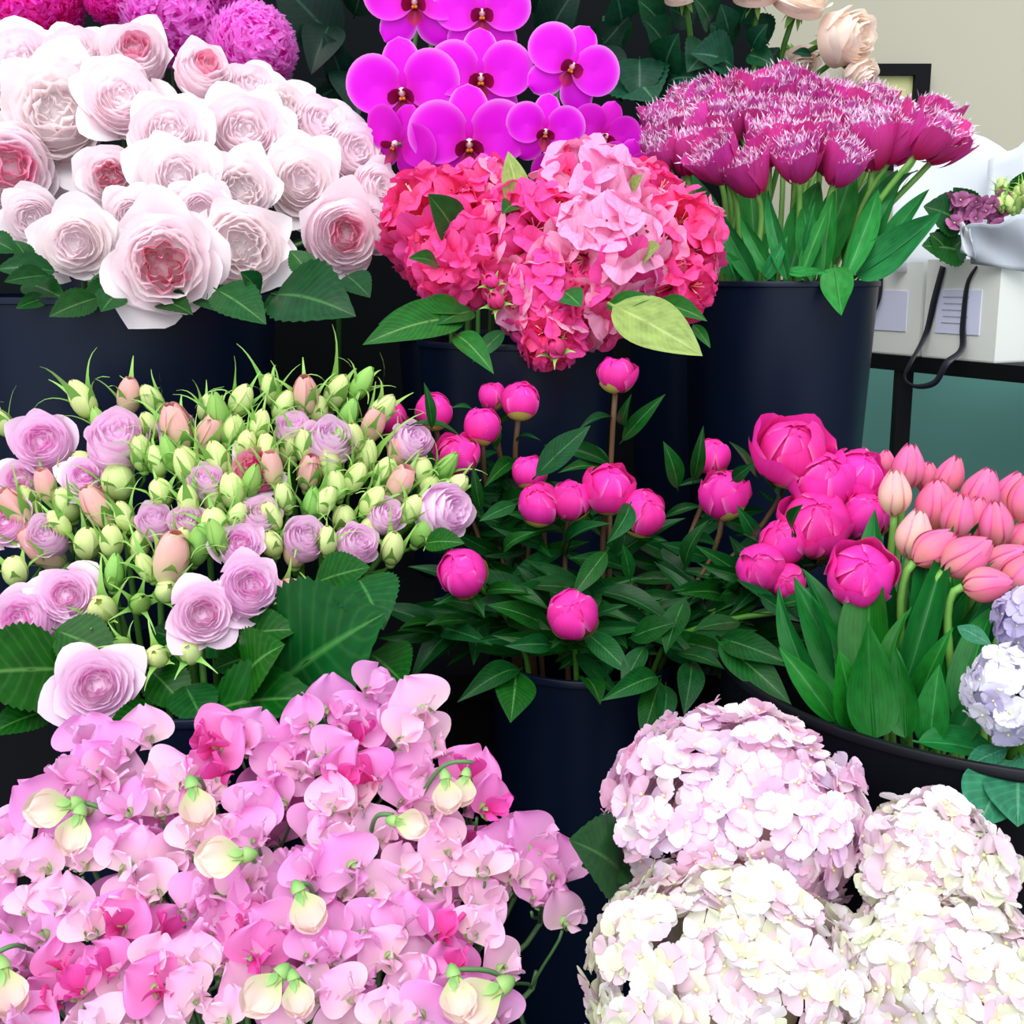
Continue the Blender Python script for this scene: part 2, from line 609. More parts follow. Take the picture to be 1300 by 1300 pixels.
P_SP = [petal_mat('sweet_pea_lilac_pink', rgb(246, 186, 230), rgb(244, 162, 228), .0, .8, transl=.35, var=.07, hue=.015, streak=.15),
        petal_mat('sweet_pea_pale', rgb(249, 214, 224), rgb(249, 192, 234), .0, .8, transl=.35, var=.05, hue=.015, streak=.12),
        petal_mat('sweet_pea_rose', rgb(240, 130, 200), rgb(244, 152, 222), .0, .8, transl=.35, var=.1, hue=.015, streak=.25)]
P_SPW = [petal_mat('sweet_pea_wing', rgb(240, 160, 210), rgb(244, 186, 232), .0, .8, transl=.35, var=.07, streak=.15),
         petal_mat('sweet_pea_wing_pale', rgb(250, 224, 226), rgb(250, 208, 236), .0, .8, transl=.35, var=.05, streak=.12),
         petal_mat('sweet_pea_wing_hot', rgb(225, 50, 140), rgb(238, 96, 185), .0, .8, transl=.35, var=.1, streak=.25)]
P_SPC = petal_mat('sweet_pea_cream', rgb(190, 218, 125), rgb(244, 218, 212), .0, .8, transl=.35, var=.05, streak=.15)
P_CALYX = petal_mat('sweet_pea_calyx', rgb(120, 175, 95), rgb(165, 205, 125), .0, .9, transl=.2, var=.1, streak=.1)
P_STK = petal_mat('stock_petal', rgb(228, 232, 226), rgb(240, 236, 248), .0, .4, transl=.3, var=.08, streak=.08, island=.5)
P_STKB = petal_mat('stock_petal_mauve', rgb(196, 190, 220), rgb(206, 196, 230), .0, .4, transl=.3, var=.15, streak=.1, island=.5)
P_DRIED = petal_mat('mauve_floret', rgb(120, 50, 90), rgb(185, 110, 160), .0, .9, transl=.2, var=.3, streak=.2, island=.7)

# ------------------------------------------------------------------ leaf kit
K_ROSE = [leaf_mesh('leaf_blade', L_ROSE, .36, .10, -.12, 11), leaf_mesh('leaf_blade', L_ROSE, .33, .16, -.22, 11)]
K_ROSEB = [leaf_mesh('leaf_blade', L_ROSEB, .42, .10, -.14, 11, wpk=.75), leaf_mesh('leaf_blade', L_ROSEB, .40, .18, -.24, 11, wpk=.75)]
K_SPRAY = [leaf_mesh('leaf_blade', L_SPRAY, .40, .08, -.10, 17), leaf_mesh('leaf_blade', L_SPRAY, .36, .14, -.2, 15)]
K_RHO = [leaf_mesh('leaf_blade', L_RHO, .20, .12, -.12), leaf_mesh('leaf_blade', L_RHO, .17, .18, -.25)]
K_RHOP = [leaf_mesh('leaf_blade', L_RHOP, .19, .10, -.10)]
K_TUL = [leaf_mesh('leaf_blade', L_TUL, .13, .30, -.18, wpk=.72, nu=20), leaf_mesh('leaf_blade', L_TUL, .12, .35, -.30, wpk=.6, nu=20, wave=.02, twist=.5),
         leaf_mesh('leaf_blade', L_TUL, .14, .25, .12, wpk=.6, nu=20, wave=.02, twist=-.5)]
K_TULD = [leaf_mesh('leaf_blade', L_TULD, .15, .28, -.18, wpk=.72, nu=20), leaf_mesh('leaf_blade', L_TULD, .13, .35, -.28, wpk=.6, nu=20, wave=.02, twist=.5),
          leaf_mesh('leaf_blade', L_TULD, .15, .25, .12, wpk=.6, nu=20, wave=.02, twist=-.4)]
K_PEO = [leaf_mesh('leaf_blade', L_PEO, .15, .16, -.20, wpk=.85, pw=1.0), leaf_mesh('leaf_blade', L_PEO, .15, .22, -.32, wpk=.85, pw=1.0, twist=.4),
         leaf_mesh('leaf_blade', L_PEO, .16, .10, -.10, wpk=.85, pw=1.0, twist=-.3), leaf_mesh('leaf_blade', L_PEO, .14, .3, .08, wpk=.85, pw=1.0)]
K_HYD = [leaf_mesh('leaf_blade', L_HYD, .38, .08, -.15, 12)]
K_STOCK = [leaf_mesh('leaf_blade', L_STOCK, .17, .08, -.12, wpk=1.15)]
K_DARK = [leaf_mesh('leaf_blade', L_DARK, .32, .10, -.15), leaf_mesh('leaf_blade', L_DARK, .28, .16, -.25)]


# ------------------------------------------------------------------ bloom kits (all of radius 1, foot at the origin, opening along +z)
def rose_prof(t, H, lip, close=0.0):
    p1r, p1z = .10 + (.86 - .06 * close) * t ** .92, H * (.46 - .44 * t)
    p2r = .05 + (.70 - .10 * close) * t + .20 * (1 - close) * t ** 4
    p2z = H * (.90 + .12 * math.sin(PI * min(1, t * 1.2)) - (.72 - .5 * close) * max(0, t - .55) ** 1.2)

    def prof(u):
        s = 1 - u
        r = 2 * s * u * p1r + u * u * p2r
        z = 2 * s * u * p1z + u * u * p2z
        q = max(0.0, (u - .72) / .28)
        r += lip * t * q * q
        z -= lip * .7 * t * q * q
        return r, z
    return prof


def rose_kit(seed, m_in, m_out, m_heart=None, n=34, nout=6, H=1.0, lip=.16, point=.08, close=0.0, quarters=0, ruf=.02, tight=1.0):
    r = random.Random(seed)
    mb = MB()
    for i in range(n):
        t = ((i + .5) / n) ** .75 * .84
        a = i * 2.39996 + r.uniform(-.2, .2)
        hw = (1.30 - .45 * t) * tight
        q = math.cos(quarters * a) if quarters else 0
        f = rev_petal(rose_prof(t * (1 + .18 * q * (1 - t)), H * (1 + .08 * r.uniform(-1, 1)), lip, close), a, hw, .16 + .1 * r.random(),
                      0.0, ruf * (1.6 if t < .5 else .8), 6, r.uniform(0, 6), .05, .5, r.uniform(-.06, .06))
        mi = 1 if (m_heart and t < .40) else 0
        mb.grid(f, 7, 8, mi)
    mb.lathe([(.72, .05 * H), (.70, .34 * H), (.5, .58 * H), (.25, .68 * H), (.001, .72 * H)], 20, 0)
    inner = mb.mesh('rose_bloom', [m_in, m_heart or m_in])
    outs = []
    for k in range(nout):
        mo = MB()
        t = .86 + .15 * k / max(1, nout - 1) + r.uniform(-.02, .03)
        a = k * 2.39996 + .7 + r.uniform(-.25, .25)
        f = rev_petal(rose_prof(t, H * (1 - .1 * r.random()), lip * r.uniform(.5, 1.9), close), a, .82, .24, point * r.uniform(.3, 1.6), ruf * 1.4, 4, r.uniform(0, 6),
                      .14 * r.uniform(.3, 1.3), .5, r.uniform(-.06, .06))
        mo.grid(f, 9, 10)
        outs.append(mo.mesh('rose_petal', m_out))
    cal = MB()
    for k in range(5):
        a = k * 2 * PI / 5
        M = rotz(a) @ Matrix.Translation(V((0, .04, -.03))) @ rotx(-.9 + r.uniform(-.3, .3))
        cal.grid(flat_petal(.55, .10, 3, .2, -.25), 6, 2, 0, M)
    cal.lathe([(.001, -.22), (.09, -.2), (.13, -.1), (.12, 0), (.05, .05)], 10)
    calyx = cal.mesh('rose_calyx', P_SEPAL)
    return inner, outs, calyx


def bud_kit(seed, mat, squat=1.0, n=6, nose=.1, open_=0.0, sep=1.2, sepmat=None):
    """closed bud of radius about .5, length about 1.3"""
    r = random.Random(seed)
    mb = MB()
    for i in range(n):
        k = 1 - .10 * (i % 3)

        def prof(u, k=k):
            phi = PI * (.02 + (.94 - open_ * .25) * u)
            rr = .44 * k * math.sin(phi) ** .9
            z = squat * .6 * (1 - math.cos(phi)) / 2 * 2.05 * (.95 + .05 * k) + 1.6 * nose * u ** 4
            return rr + open_ * .2 * u ** 5, z
        mb.grid(rev_petal(prof, i * 2.39996 + r.uniform(-.2, .2), 1.15, .10, 0, .015, 4, r.uniform(0, 6), 0, .35), 9, 8)
    mb.ball(V((0, 0, squat * .62)), .36, 8, 0, (1, 1, 1.35 * squat))
    b = mb.mesh('bud', mat)
    sp = MB()
    for k in range(5):
        a = k * 2 * PI / 5 + r.uniform(-.2, .2)
        ang = r.uniform(.15, .75)
        L = sep * r.uniform(1.1, 2.0)

        def fn(u, v, a=a, ang=ang, L=L, c=r.uniform(.2, .9)):
            w = .24 * (1 - u) ** 1.1 * (.6 + .9 * math.sin(PI * min(1, u * 1.6)) * (1 - u)) + .012
            th = ang + c * u * u
            rr = .10 + .42 * math.sin(min(PI / 2, u * 2.2)) + max(0, u - .45) * L * math.sin(th) * .9
            z = .03 + u * L * math.cos(th * .8)
            x = v * w
            return V((rr * math.cos(a) - x * math.sin(a), rr * math.sin(a) + x * math.cos(a), z))
        sp.grid(fn, 9, 2)
    sp.lathe([(.03, -.16), (.15, -.12), (.2, 0), (.16, .08)], 10)
    return b, sp.mesh('bud_sepals', sepmat or P_SEPAL)


def mum_kit(seed, mat, n=900):
    r = random.Random(seed)
    mb = MB()
    for i in range(n):
        z = 1 - 1.75 * (i + .5) / n
        a = i * 2.39996
        d = V((math.sqrt(max(0, 1 - z * z)) * math.cos(a), math.sqrt(max(0, 1 - z * z)) * math.sin(a), z))
        d = (d + V((r.uniform(-.08, .08), r.uniform(-.08, .08), r.uniform(-.08, .08)))).normalized()
        M = frame(d * .62 + V((0, 0, .15)), d, V((r.uniform(-1, 1), r.uniform(-1, 1), 1.2 - z)))
        L = r.uniform(.32, .44)

        def fn(u, v, L=L, c=r.uniform(-.1, .1)):
            w = .058 * math.sin(PI * (.15 + .8 * u)) ** .8
            return V((v * w + c * u * u, -.05 + .24 * u * u * u + .14 * v * v * u * .3, L * (u - .22 * u * u) + .04 * v * v))
        mb.grid(fn, 5, 2, 0, M)
    mb.ball(V((0, 0, .15)), .66, 8)
    return mb.mesh('chrysanthemum_bloom', mat)


def orchid_kit(mat, seed):
    """face in the x-y plane looking along +z, half width 1"""
    r = random.Random(seed)
    pet = MB()
    for s in (1, -1):
        def fn(u, v, s=s):
            # broad kidney-shaped petal reaching sideways and up
            a = PI * v
            R0 = .56
            k = u
            x = .50 + R0 * k * math.cos(a) * (.95 if math.cos(a) > 0 else .88)
            y = .20 + R0 * k * math.sin(a) * (.98 if math.sin(a) > 0 else .86)
            z = -.10 + .10 * math.sin(a * 3 + 1) * k * k * .3 - .10 * (k * math.cos(a)) ** 2 + .05 * k
            return V((s * x, y, z))
        b = len(pet.v)
        pet.grid(fn, 9, 30)
        # UV: foot -> edge instead of centre -> rim
        for q in range(b, len(pet.v)):
            p = pet.v[q]
            d = math.hypot(abs(p.x) - .0, p.y - 0)
            e = math.hypot((abs(p.x) - .50) / .545, (p.y - .2) / .55)
            pet.uv[q] = (min(1, d * .9), .5 + .5 * min(1, e))
    pet.ball(V((0, .06, .10)), .07, 8, 1, (1, 1.2, 1.3))
    petals = pet.mesh('orchid_bloom', [mat, P_COLUMN])
    seps = []
    for ang, L, W in ((0, .98, .36), (2.35, .92, .36), (-2.35, .92, .36)):
        m = MB()
        b = 0

        def fn(u, v, L=L, W=W):
            w = (1 - (2 * u - 1) ** 2) ** .5 if u > .55 else .30 + .70 * math.sin(PI * u / 1.1) ** 1.2
            return V((v * W * w, L * u, -.17 - .06 * v * v - .05 * u + .06 * math.sin(PI * u)))
        m.grid(fn, 12, 10, 0, rotz(ang))
        n = 11
        for i in range(13):
            for j in range(n):
                u, vv = i / 12, abs(2 * j / 10 - 1)
                e = max(vv, min(1, max(0, (u - .75) * 4) ** 2 * .98))
                m.uv[i * n + j] = (u, .5 + .5 * e)
        seps.append(m.mesh('orchid_sepal', mat))
    lp = MB()
    for s in (1, -1):
        lp.grid(flat_petal(.34, .15, 1, .5, .5), 8, 6, 0, Matrix.Translation(V((s * .04, -.06, .05))) @ rotz(-s * .95) @ rotx(.5))
    lp.grid(flat_petal(.46, .15, 3, -.5, .25), 10, 6, 0, Matrix.Translation(V((0, -.04, .06))) @ rotz(PI) @ rotx(.35))
    lp.ball(V((.03, -.05, .14)), .035, 6, 1)
    lp.ball(V((-.03, -.05, .14)), .035, 6, 1)
    lip = lp.mesh('orchid_lip', [P_LIP, P_CALLUS])
    return petals, seps, lip


def rho_kit(seed, mat, openk=1.0):
    r = random.Random(seed)
    mb = MB()
    for k in range(5):
        a = k * 2 * PI / 5 + r.uniform(-.12, .12)
        op = openk * r.uniform(.85, 1.15)

        def prof(u, op=op):
            return .07 + .25 * u + .72 * op * max(0, u - .35) ** 1.5 * 1.5, .95 * u - .42 * op * max(0, u - .5) ** 2 * 2.6
        mb.grid(rev_petal(prof, a, .86, .26, 0, .075, 6.2, r.uniform(0, 6), .05, .55, r.uniform(-.1, .1)), 9, 10)
    fl = mb.mesh('floret', mat)
    st = MB()
    for k in range(5):
        a = r.uniform(0, 6.28)
        e = V((.22 * math.cos(a), .22 * math.sin(a) - .05, .70 + r.uniform(-.1, .15)))
        st.tube([V((0, 0, .15)), V((e.x * .3, e.y * .3, .4)), e], .012, 4)
        st.ball(e, .028, 5, 1)
    return fl, st.mesh('stamens', [P_STAMEN, P_ANTHER])


def fringe(mb, fn, n, L, r, mi, rows=2):
    for q in range(rows):
        for i in range(n):
            v = -1 + 2 * (i + r.random()) / n
            u0 = 1 - .05 * q - .05 * r.random()
            p = fn(u0, v)
            t = (fn(min(1, u0 + .0), min(1, v + .06)) - fn(u0, max(-1, v - .06)))
            o = p - fn(u0 - .12, v)
            t = t.normalized() if t.length > 1e-6 else V((1, 0, 0))
            o = o.normalized() if o.length > 1e-6 else V((0, 0, 1))
            d = (o + V((r.uniform(-.9, .9), r.uniform(-.9, .9), r.uniform(-.3, .7)))).normalized()
            w = .042
            mb.tri(p - t * w, p + t * w, p + d * L * r.uniform(.4, 1.4), mi)


def fringed_kit(seed, openk=.2):
    r = random.Random(seed)
    mb = MB()
    for i in range(10):
        t = .25 + .55 * i / 10
        zi = r.uniform(1.35, 1.8)

        def prof(u, t=t, op=openk):
            rr = t * math.sin(PI * (.03 + .62 * u)) ** .6 * .9 + op * t * u ** 3 * .45
            return rr + .03, zi * u * (1 - .12 * t * u)
        f = rev_petal(prof, i * 2.39996, .75, .07, 0, .05, 7, r.uniform(0, 6), .02, .35, r.uniform(-.1, .1))
        mb.grid(f, 8, 8, 0)
        fringe(mb, f, 10, .27, r, 1, 2)
    inner = mb.mesh('tulip_bloom', [P_FTI, P_FRINGE])
    outs = []
    for k in range(5):
        mo = MB()
        op = openk + r.uniform(-.1, .25)

        zz = 1.62 * r.uniform(.78, 1.12)
        pt = r.choice((0, 0, .16))

        def prof(u, op=op, zz=zz):
            return .03 + .84 * math.sin(PI * (.03 + .58 * u)) ** .55 * .84 + op * u ** 3 * .4, zz * u ** 1.15 - .05 * op * u * u
        f = rev_petal(prof, k * 2 * PI / 5 + r.uniform(-.2, .2), .80, .14 + pt, .0, .05, 6, r.uniform(0, 6), .03, .4, r.uniform(-.06, .06))
        mo.grid(f, 9, 9, 0)
        fringe(mo, f, 11, .24, r, 1, 1)
        outs.append(mo.mesh('tulip_petal', [P_FT, P_FRINGE]))
    return inner, outs


def tulip_kit(seed, mat, slim=.40):
    """egg-shaped closed tulip, length 1"""
    r = random.Random(seed)
    outs = []
    for k in range(6):
        mo = MB()
        inn = k < 3
        sc = .93 if inn else 1.0

        def prof(u, sc=sc):
            phi = PI * (.03 + .90 * u)
            rr = slim * sc * math.sin(phi ** .92 / PI ** .92 * PI) ** .72
            return rr * (1 - .25 * u * u), u * (1.0 if sc < 1 else .97)
        a = (k % 3) * 2 * PI / 3 + (PI / 3 if inn else 0) + r.uniform(-.12, .12)

        def f(u, v, prof=prof, a=a, ph=r.uniform(0, 6)):
            uu = u * (1 - .10 * v * v * u)
            rr, z = prof(uu)
            w = .92 * (u ** .3) * (1 - .35 * u ** 4)
            rr += .012 * (1 - abs(v)) - .008 * math.sin(3 * v + ph)
            return V((rr * math.cos(a + w * v), rr * math.sin(a + w * v), z))
        mo.grid(f, 12, 10)
        outs.append(mo.mesh('tulip_petal', mat))
    return outs


def peony_kit(seed, stage):
    """ball of wrapped petals, radius 1 about (0,0,.9)"""
    r = random.Random(seed)
    mb = MB()
    for i in range(9):
        sc = .86 + .06 * (i % 3)

        def prof(u, sc=sc):
            phi = PI * (.04 + .93 * u)
            return sc * math.sin(phi) ** .92, .92 - sc * .95 * math.cos(phi)
        mb.grid(rev_petal(prof, i * 2.39996, 1.0, .12, 0, .03, 5, r.uniform(0, 6), .0, .3, r.uniform(-.1, .1)), 10, 8)
    if stage >= 1:
        for i in range(12 * stage):
            t = r.uniform(.2, .8)

            def prof(u, t=t):
                return t * .5 * u + .15, .5 + 1.35 * u - .3 * t * u * u
            mb.grid(rev_petal(prof, i * 2.39996, .6, .2, 0, .09, 8, r.uniform(0, 6), 0, .5, .1), 6, 6)
    mb.ball(V((0, 0, .93)), .84, 10)
    core = mb.mesh('peony_bloom', P_PEO)
    outs = []
    for k in range(4 + stage):
        mo = MB()
        loose = (.0 if stage == 0 else r.choice((0, .1, .2 * stage)))
        ext = r.uniform(.66, .9) - .1 * (loose > .1)

        def prof(u, loose=loose, ext=ext):
            phi = PI * (.05 + ext * u)
            return 1.02 * math.sin(phi) ** .9 + loose * u ** 1.5 * 1.1, .92 - 1.02 * math.cos(phi) + loose * .2 * u
        mo.grid(rev_petal(prof, k * 2.39996 + r.uniform(-.2, .2), r.uniform(.85, 1.1), .22, .0, .04 + .05 * (stage > 0), 6, r.uniform(0, 6), .0, .4, r.uniform(-.12, .12)), 10, 10)
        outs.append(mo.mesh('peony_petal', P_PEO))
    seps = []
    for k in range(3):
        mo = MB()
        ext = r.uniform(.32, .52)

        def prof(u, ext=ext):
            phi = PI * (.0 + ext * u)
            return 1.07 * math.sin(phi) ** .95 + .02, .90 - 1.07 * math.cos(phi)
        mo.grid(rev_petal(prof, k * 2 * PI / 3 + r.uniform(-.3, .3), .8, .3, 0, .02, 4, 1, 0, .5), 7, 7)
        seps.append(mo.mesh('peony_sepal', P_PEOS))
    return core, outs, seps


def floret_kit(seed, mat, cupz=.15):
    r = random.Random(seed)
    mb = MB()
    for k in range(4):
        M = rotz(k * PI / 2 + r.uniform(-.15, .15)) @ Matrix.Translation(V((0, .04, .02 * (k % 2)))) @ rotx(r.uniform(.0, .45))
        mb.grid(flat_petal(r.uniform(.92, 1.08), .62, 2, r.uniform(-.12, .35), r.uniform(-.25, .1), .04, 5, r.uniform(0, 6), .10, .22), 7, 6, 0, M)
    mb.ball(V((0, 0, .07)), .10, 5, 1)
    return mb.mesh('floret', [mat, P_EYE])


def pea_kit(seed, ci):
    """sweet pea bloom: +y up the standard, +z towards the front, standard half width 1"""
    r = random.Random(seed)
    st = MB()
    rk, ph = r.uniform(3, 5), r.uniform(0, 6)
    refl = r.uniform(-.35, .25)
    fold = r.uniform(-.05, .35)
    amp = r.uniform(.05, .11)

    def fs(u, v):
        w = (.16 + .84 * math.sin(PI * min(1, u * 1.05) ** .75 / 1.0 * .98) ** .55) if u < 1 else .25
        y = 1.35 * u - .16 * math.exp(-(v / .22) ** 2) * u ** 6 - .12 * v * v * u
        x = v * w * 1.0
        z = -.15 + fold * abs(v) ** 1.3 - .35 * u * u * (.5 + refl) + amp * (math.sin(rk * v * 1.5 + ph) * u ** 2 + .7 * math.sin(7 * v + ph * 2) * u ** 4)
        return V((x, y - .15, z))
    st.grid(fs, 12, 16)
    std = st.mesh('standard_petal', P_SP[ci])
    wm = MB()
    for s in (1, -1):
        M = Matrix.Translation(V((s * .06, -.02, .02))) @ rotx(r.uniform(.75, 1.15)) @ Matrix.Rotation(s * r.uniform(.55, 1.0), 4, 'Y')
        wm.grid(flat_petal(r.uniform(.85, 1.05), .42, 2, r.uniform(.2, .7), .15, .08, 5, r.uniform(0, 6), 0, .15), 8, 7, 0, M)
    wm.grid(flat_petal(.6, .2, 1, 1.2, .5), 6, 5, 0, rotx(1.35))
    wings = wm.mesh('sweet_pea_bloom', P_SPW[ci])
    cm = MB()
    cm.lathe([(.03, -.34), (.12, -.28), (.19, -.12), (.21, -.02)], 10, 0, rotx(.4))
    for k in range(5):
        a = k * 2 * PI / 5
        cm.grid(flat_petal(.28, .09, 3, .2, .2), 4, 2, 0, rotx(.4) @ Matrix.Translation(V((.19 * math.cos(a), .19 * math.sin(a), -.03))) @ rotz(a - PI / 2) @ rotx(1.2))
    cal = cm.mesh('sweet_pea_calyx', P_CALYX)
    return std, wings, cal


def pea_bud_kit(seed):
    r = random.Random(seed)
    mb = MB()
    for i, (W, cz) in enumerate(((.55, .9), (.45, .8), (.6, .5))):
        mb.grid(flat_petal(1.5 - .12 * i, W, 2, cz, -.1 * i, .05, 5, r.uniform(0, 6), 0, .2), 9, 8, 0, Matrix.Translation(V((0, 0, .10 * i - .1))) @ rotx(.12 * i))
    b = mb.mesh('sweet_pea_bud', P_SPC)
    cm = MB()
    cm.lathe([(.03, -.30), (.14, -.22), (.23, -.05), (.25, .1)], 10, 0, rotx(-PI / 2))
    for k in range(5):
        a = k * 2 * PI / 5
        cm.grid(flat_petal(.5, .13, 3, .3, .12), 5, 2, 0, Matrix.Translation(V((.22 * math.cos(a), .08, .22 * math.sin(a)))) @ Matrix.Rotation(-a + PI / 2, 4, 'Y') @ rotx(-.1))
    return b, cm.mesh('sweet_pea_calyx', P_CALYX)
# ================================================================== THE SETTING
Z_BACK, Z_MID = .80, .44


def flat_box(name, lo, hi, mat):
    return MB().box(lo, hi).mesh(name, mat, smooth=False)


M_FLOOR = plain('floor_concrete', rgb(120, 118, 112), .6, .3, .4, 6)
M_WALL = plain('wall_paint', rgb(176, 172, 154), .8, .2, .06, 3)
M_TEALW = plain('teal_wall', rgb(88, 140, 132), .7, .25, .12, 3)  # even teal for the lower part of the back wall
M_DARKW = plain('dark_board', (.003, .005, .006, 1), .8, .1, .3, 5)
structure('floor', flat_box('floor', (-2.5, -2.5, -.05), (3.5, 3.2, 0), M_FLOOR))
structure('wall_back', flat_box('wall_back', (-2.5, 3.0, 1.045), (3.5, 3.1, 3.2), M_WALL), label='beige painted upper wall')
structure('wall_lower', flat_box('wall_lower', (-2.5, 2.995, 0), (3.5, 3.1, 1.045), M_TEALW), label='teal green lower wall')
structure('wall_left', flat_box('wall_left', (-2.6, .9, 0), (-2.5, 3.1, 3.2), M_WALL))

# display stand: two stepped black shelves with a back board
st = thing('display_stand', 'black stepped display stand carrying all the flower buckets', 'display stand', (-.3, 1.3, 0))
for nm, lo, hi in (('shelf', (-1.35, .40, Z_MID - .03), (.95, 1.33, Z_MID)), ('shelf', (-1.35, 1.30, Z_BACK - .03), (.62, 2.22, Z_BACK)),
                   ('riser_panel', (-1.35, 1.335, .06), (.62, 1.35, Z_BACK - .03)), ('front_panel', (-1.33, .43, .06), (.93, .445, Z_MID - .03)),
                   ('back_board', (-1.35, 2.22, 0), (.42, 2.24, 2.3))):
    part(nm, flat_box(nm, lo, hi, M_DARKW if nm == 'back_board' else M_BLACK), st, Matrix.Identity(4))
for x in (-1.33, .90):
    for y in (.46, 1.28):
        part('leg', flat_box('leg', (x, y, 0), (x + .035, y + .035, Z_MID - .03), M_BLACK), st, Matrix.Identity(4))
for x in (-1.33, .58):
    for y in (1.36, 2.17):
        part('leg', flat_box('leg', (x, y, 0), (x + .035, y + .035, Z_BACK - .03), M_BLACK), st, Matrix.Identity(4))


def cx(px, Y):
    return (px - 650) / F * Y


B_ROSE = Bucket('rose', (cx(160, 1.5), 1.5), at(160, 378, 1.31).z, .19, Z_BACK, 'wide black bucket under the blush roses at upper left', M_BUCKET, taper=.86)
B_RHO = Bucket('rho', (cx(655, 1.5), 1.5), at(655, 437, 1.38).z, .122, Z_BACK, 'black bucket under the hot pink rhododendrons', M_BUCKET, taper=.84)
B_FT = Bucket('ft', (cx(985, 1.68), 1.68), at(985, 357, 1.55).z, .131, Z_BACK, 'black bucket holding the fringed purple tulips', M_BUCKET, taper=.84)
B_MUM = Bucket('mum', (cx(190, 1.93), 1.93), 1.26, .15, Z_BACK, 'black bucket behind the blush roses, under the magenta chrysanthemums', M_BUCKET)
B_ORC = Bucket('orc', (cx(600, 1.80), 1.80), 1.16, .11, Z_BACK, 'black bucket behind the rhododendrons, under the orchids', M_BUCKET)
B_PCH = Bucket('pch', (cx(885, 2.03), 2.03), 1.24, .12, Z_BACK, 'black bucket behind the fringed tulips, under the peach roses', M_BUCKET)
B_SPR = Bucket('spr', (cx(255, 1.12), 1.12), at(255, 912, .97).z, .155, Z_MID, 'black bucket below the lilac spray roses', M_BUCKET)
B_PEO = Bucket('peo', (cx(748, 1.2), 1.2), at(748, 866, 1.1).z, .10, Z_MID, 'black bucket under the magenta peonies', M_BUCKET, taper=.88)
B_TUB = Bucket('tub', (cx(1325, 1.05), 1.05), at(1325, 836, 1.05).z, .272, Z_MID, 'large round black tub of pink tulips at right', M_TUB, 'flower_tub', .9)
B_PEA = Bucket('pea', (cx(330, .78), .78), at(330, 1540, .65).z, .12, Z_MID, 'black bucket under the sweet peas in front', M_BUCKET)
B_HYD = Bucket('hyd', (cx(1010, .62), .62), at(1010, 1640, .5).z, .10, Z_MID, 'black bucket under the hydrangeas in front', M_BUCKET)

# ================================================================== BLUSH GARDEN ROSES
RK = [rose_kit(1, P_ROSE_IN, P_ROSE, None, 36, 6, .95, quarters=0),
      rose_kit(2, P_ROSE_IN, P_ROSE, P_ROSE_HOT, 42, 6, .88, point=.12, quarters=4, ruf=.045),
      rose_kit(3, P_ROSE_WIN, P_ROSE_W, P_ROSE_IN, 34, 6, .95, quarters=0, lip=.2),
      rose_kit(4, P_ROSE_IN, P_ROSE, P_ROSE_HOT, 34, 5, 1.05, close=.5, point=.10),
      rose_kit(5, P_ROSE_WIN, P_ROSE_W, None, 40, 6, .9, point=.14, quarters=3, ruf=.04)]


def place_rose(kits, k, px, py, d, Y, face, label, cat_name, group, bucket, stem_r, stem_mat, roll=0.0, squash=1.0, nm='rose'):
    c = at(px, py, Y)
    R = d / 2 * mpp(c) / 1.02
    face = face.normalized()
    org = c - face * R * .42
    root, pts = add_stem(nm, label, cat_name, group, bucket, org - face * R * .2, face, stem_r, stem_mat)
    M = frame(org, face, UP, roll, (R, R, R * squash))
    inner, outs, cal = kits[k]
    b = part('bloom', inner, root, M)
    for o in outs:
        part('outer_petal', o, b, Matrix.Identity(4), False)
    part('calyx', cal, b, Matrix.Identity(4), False)
    return root


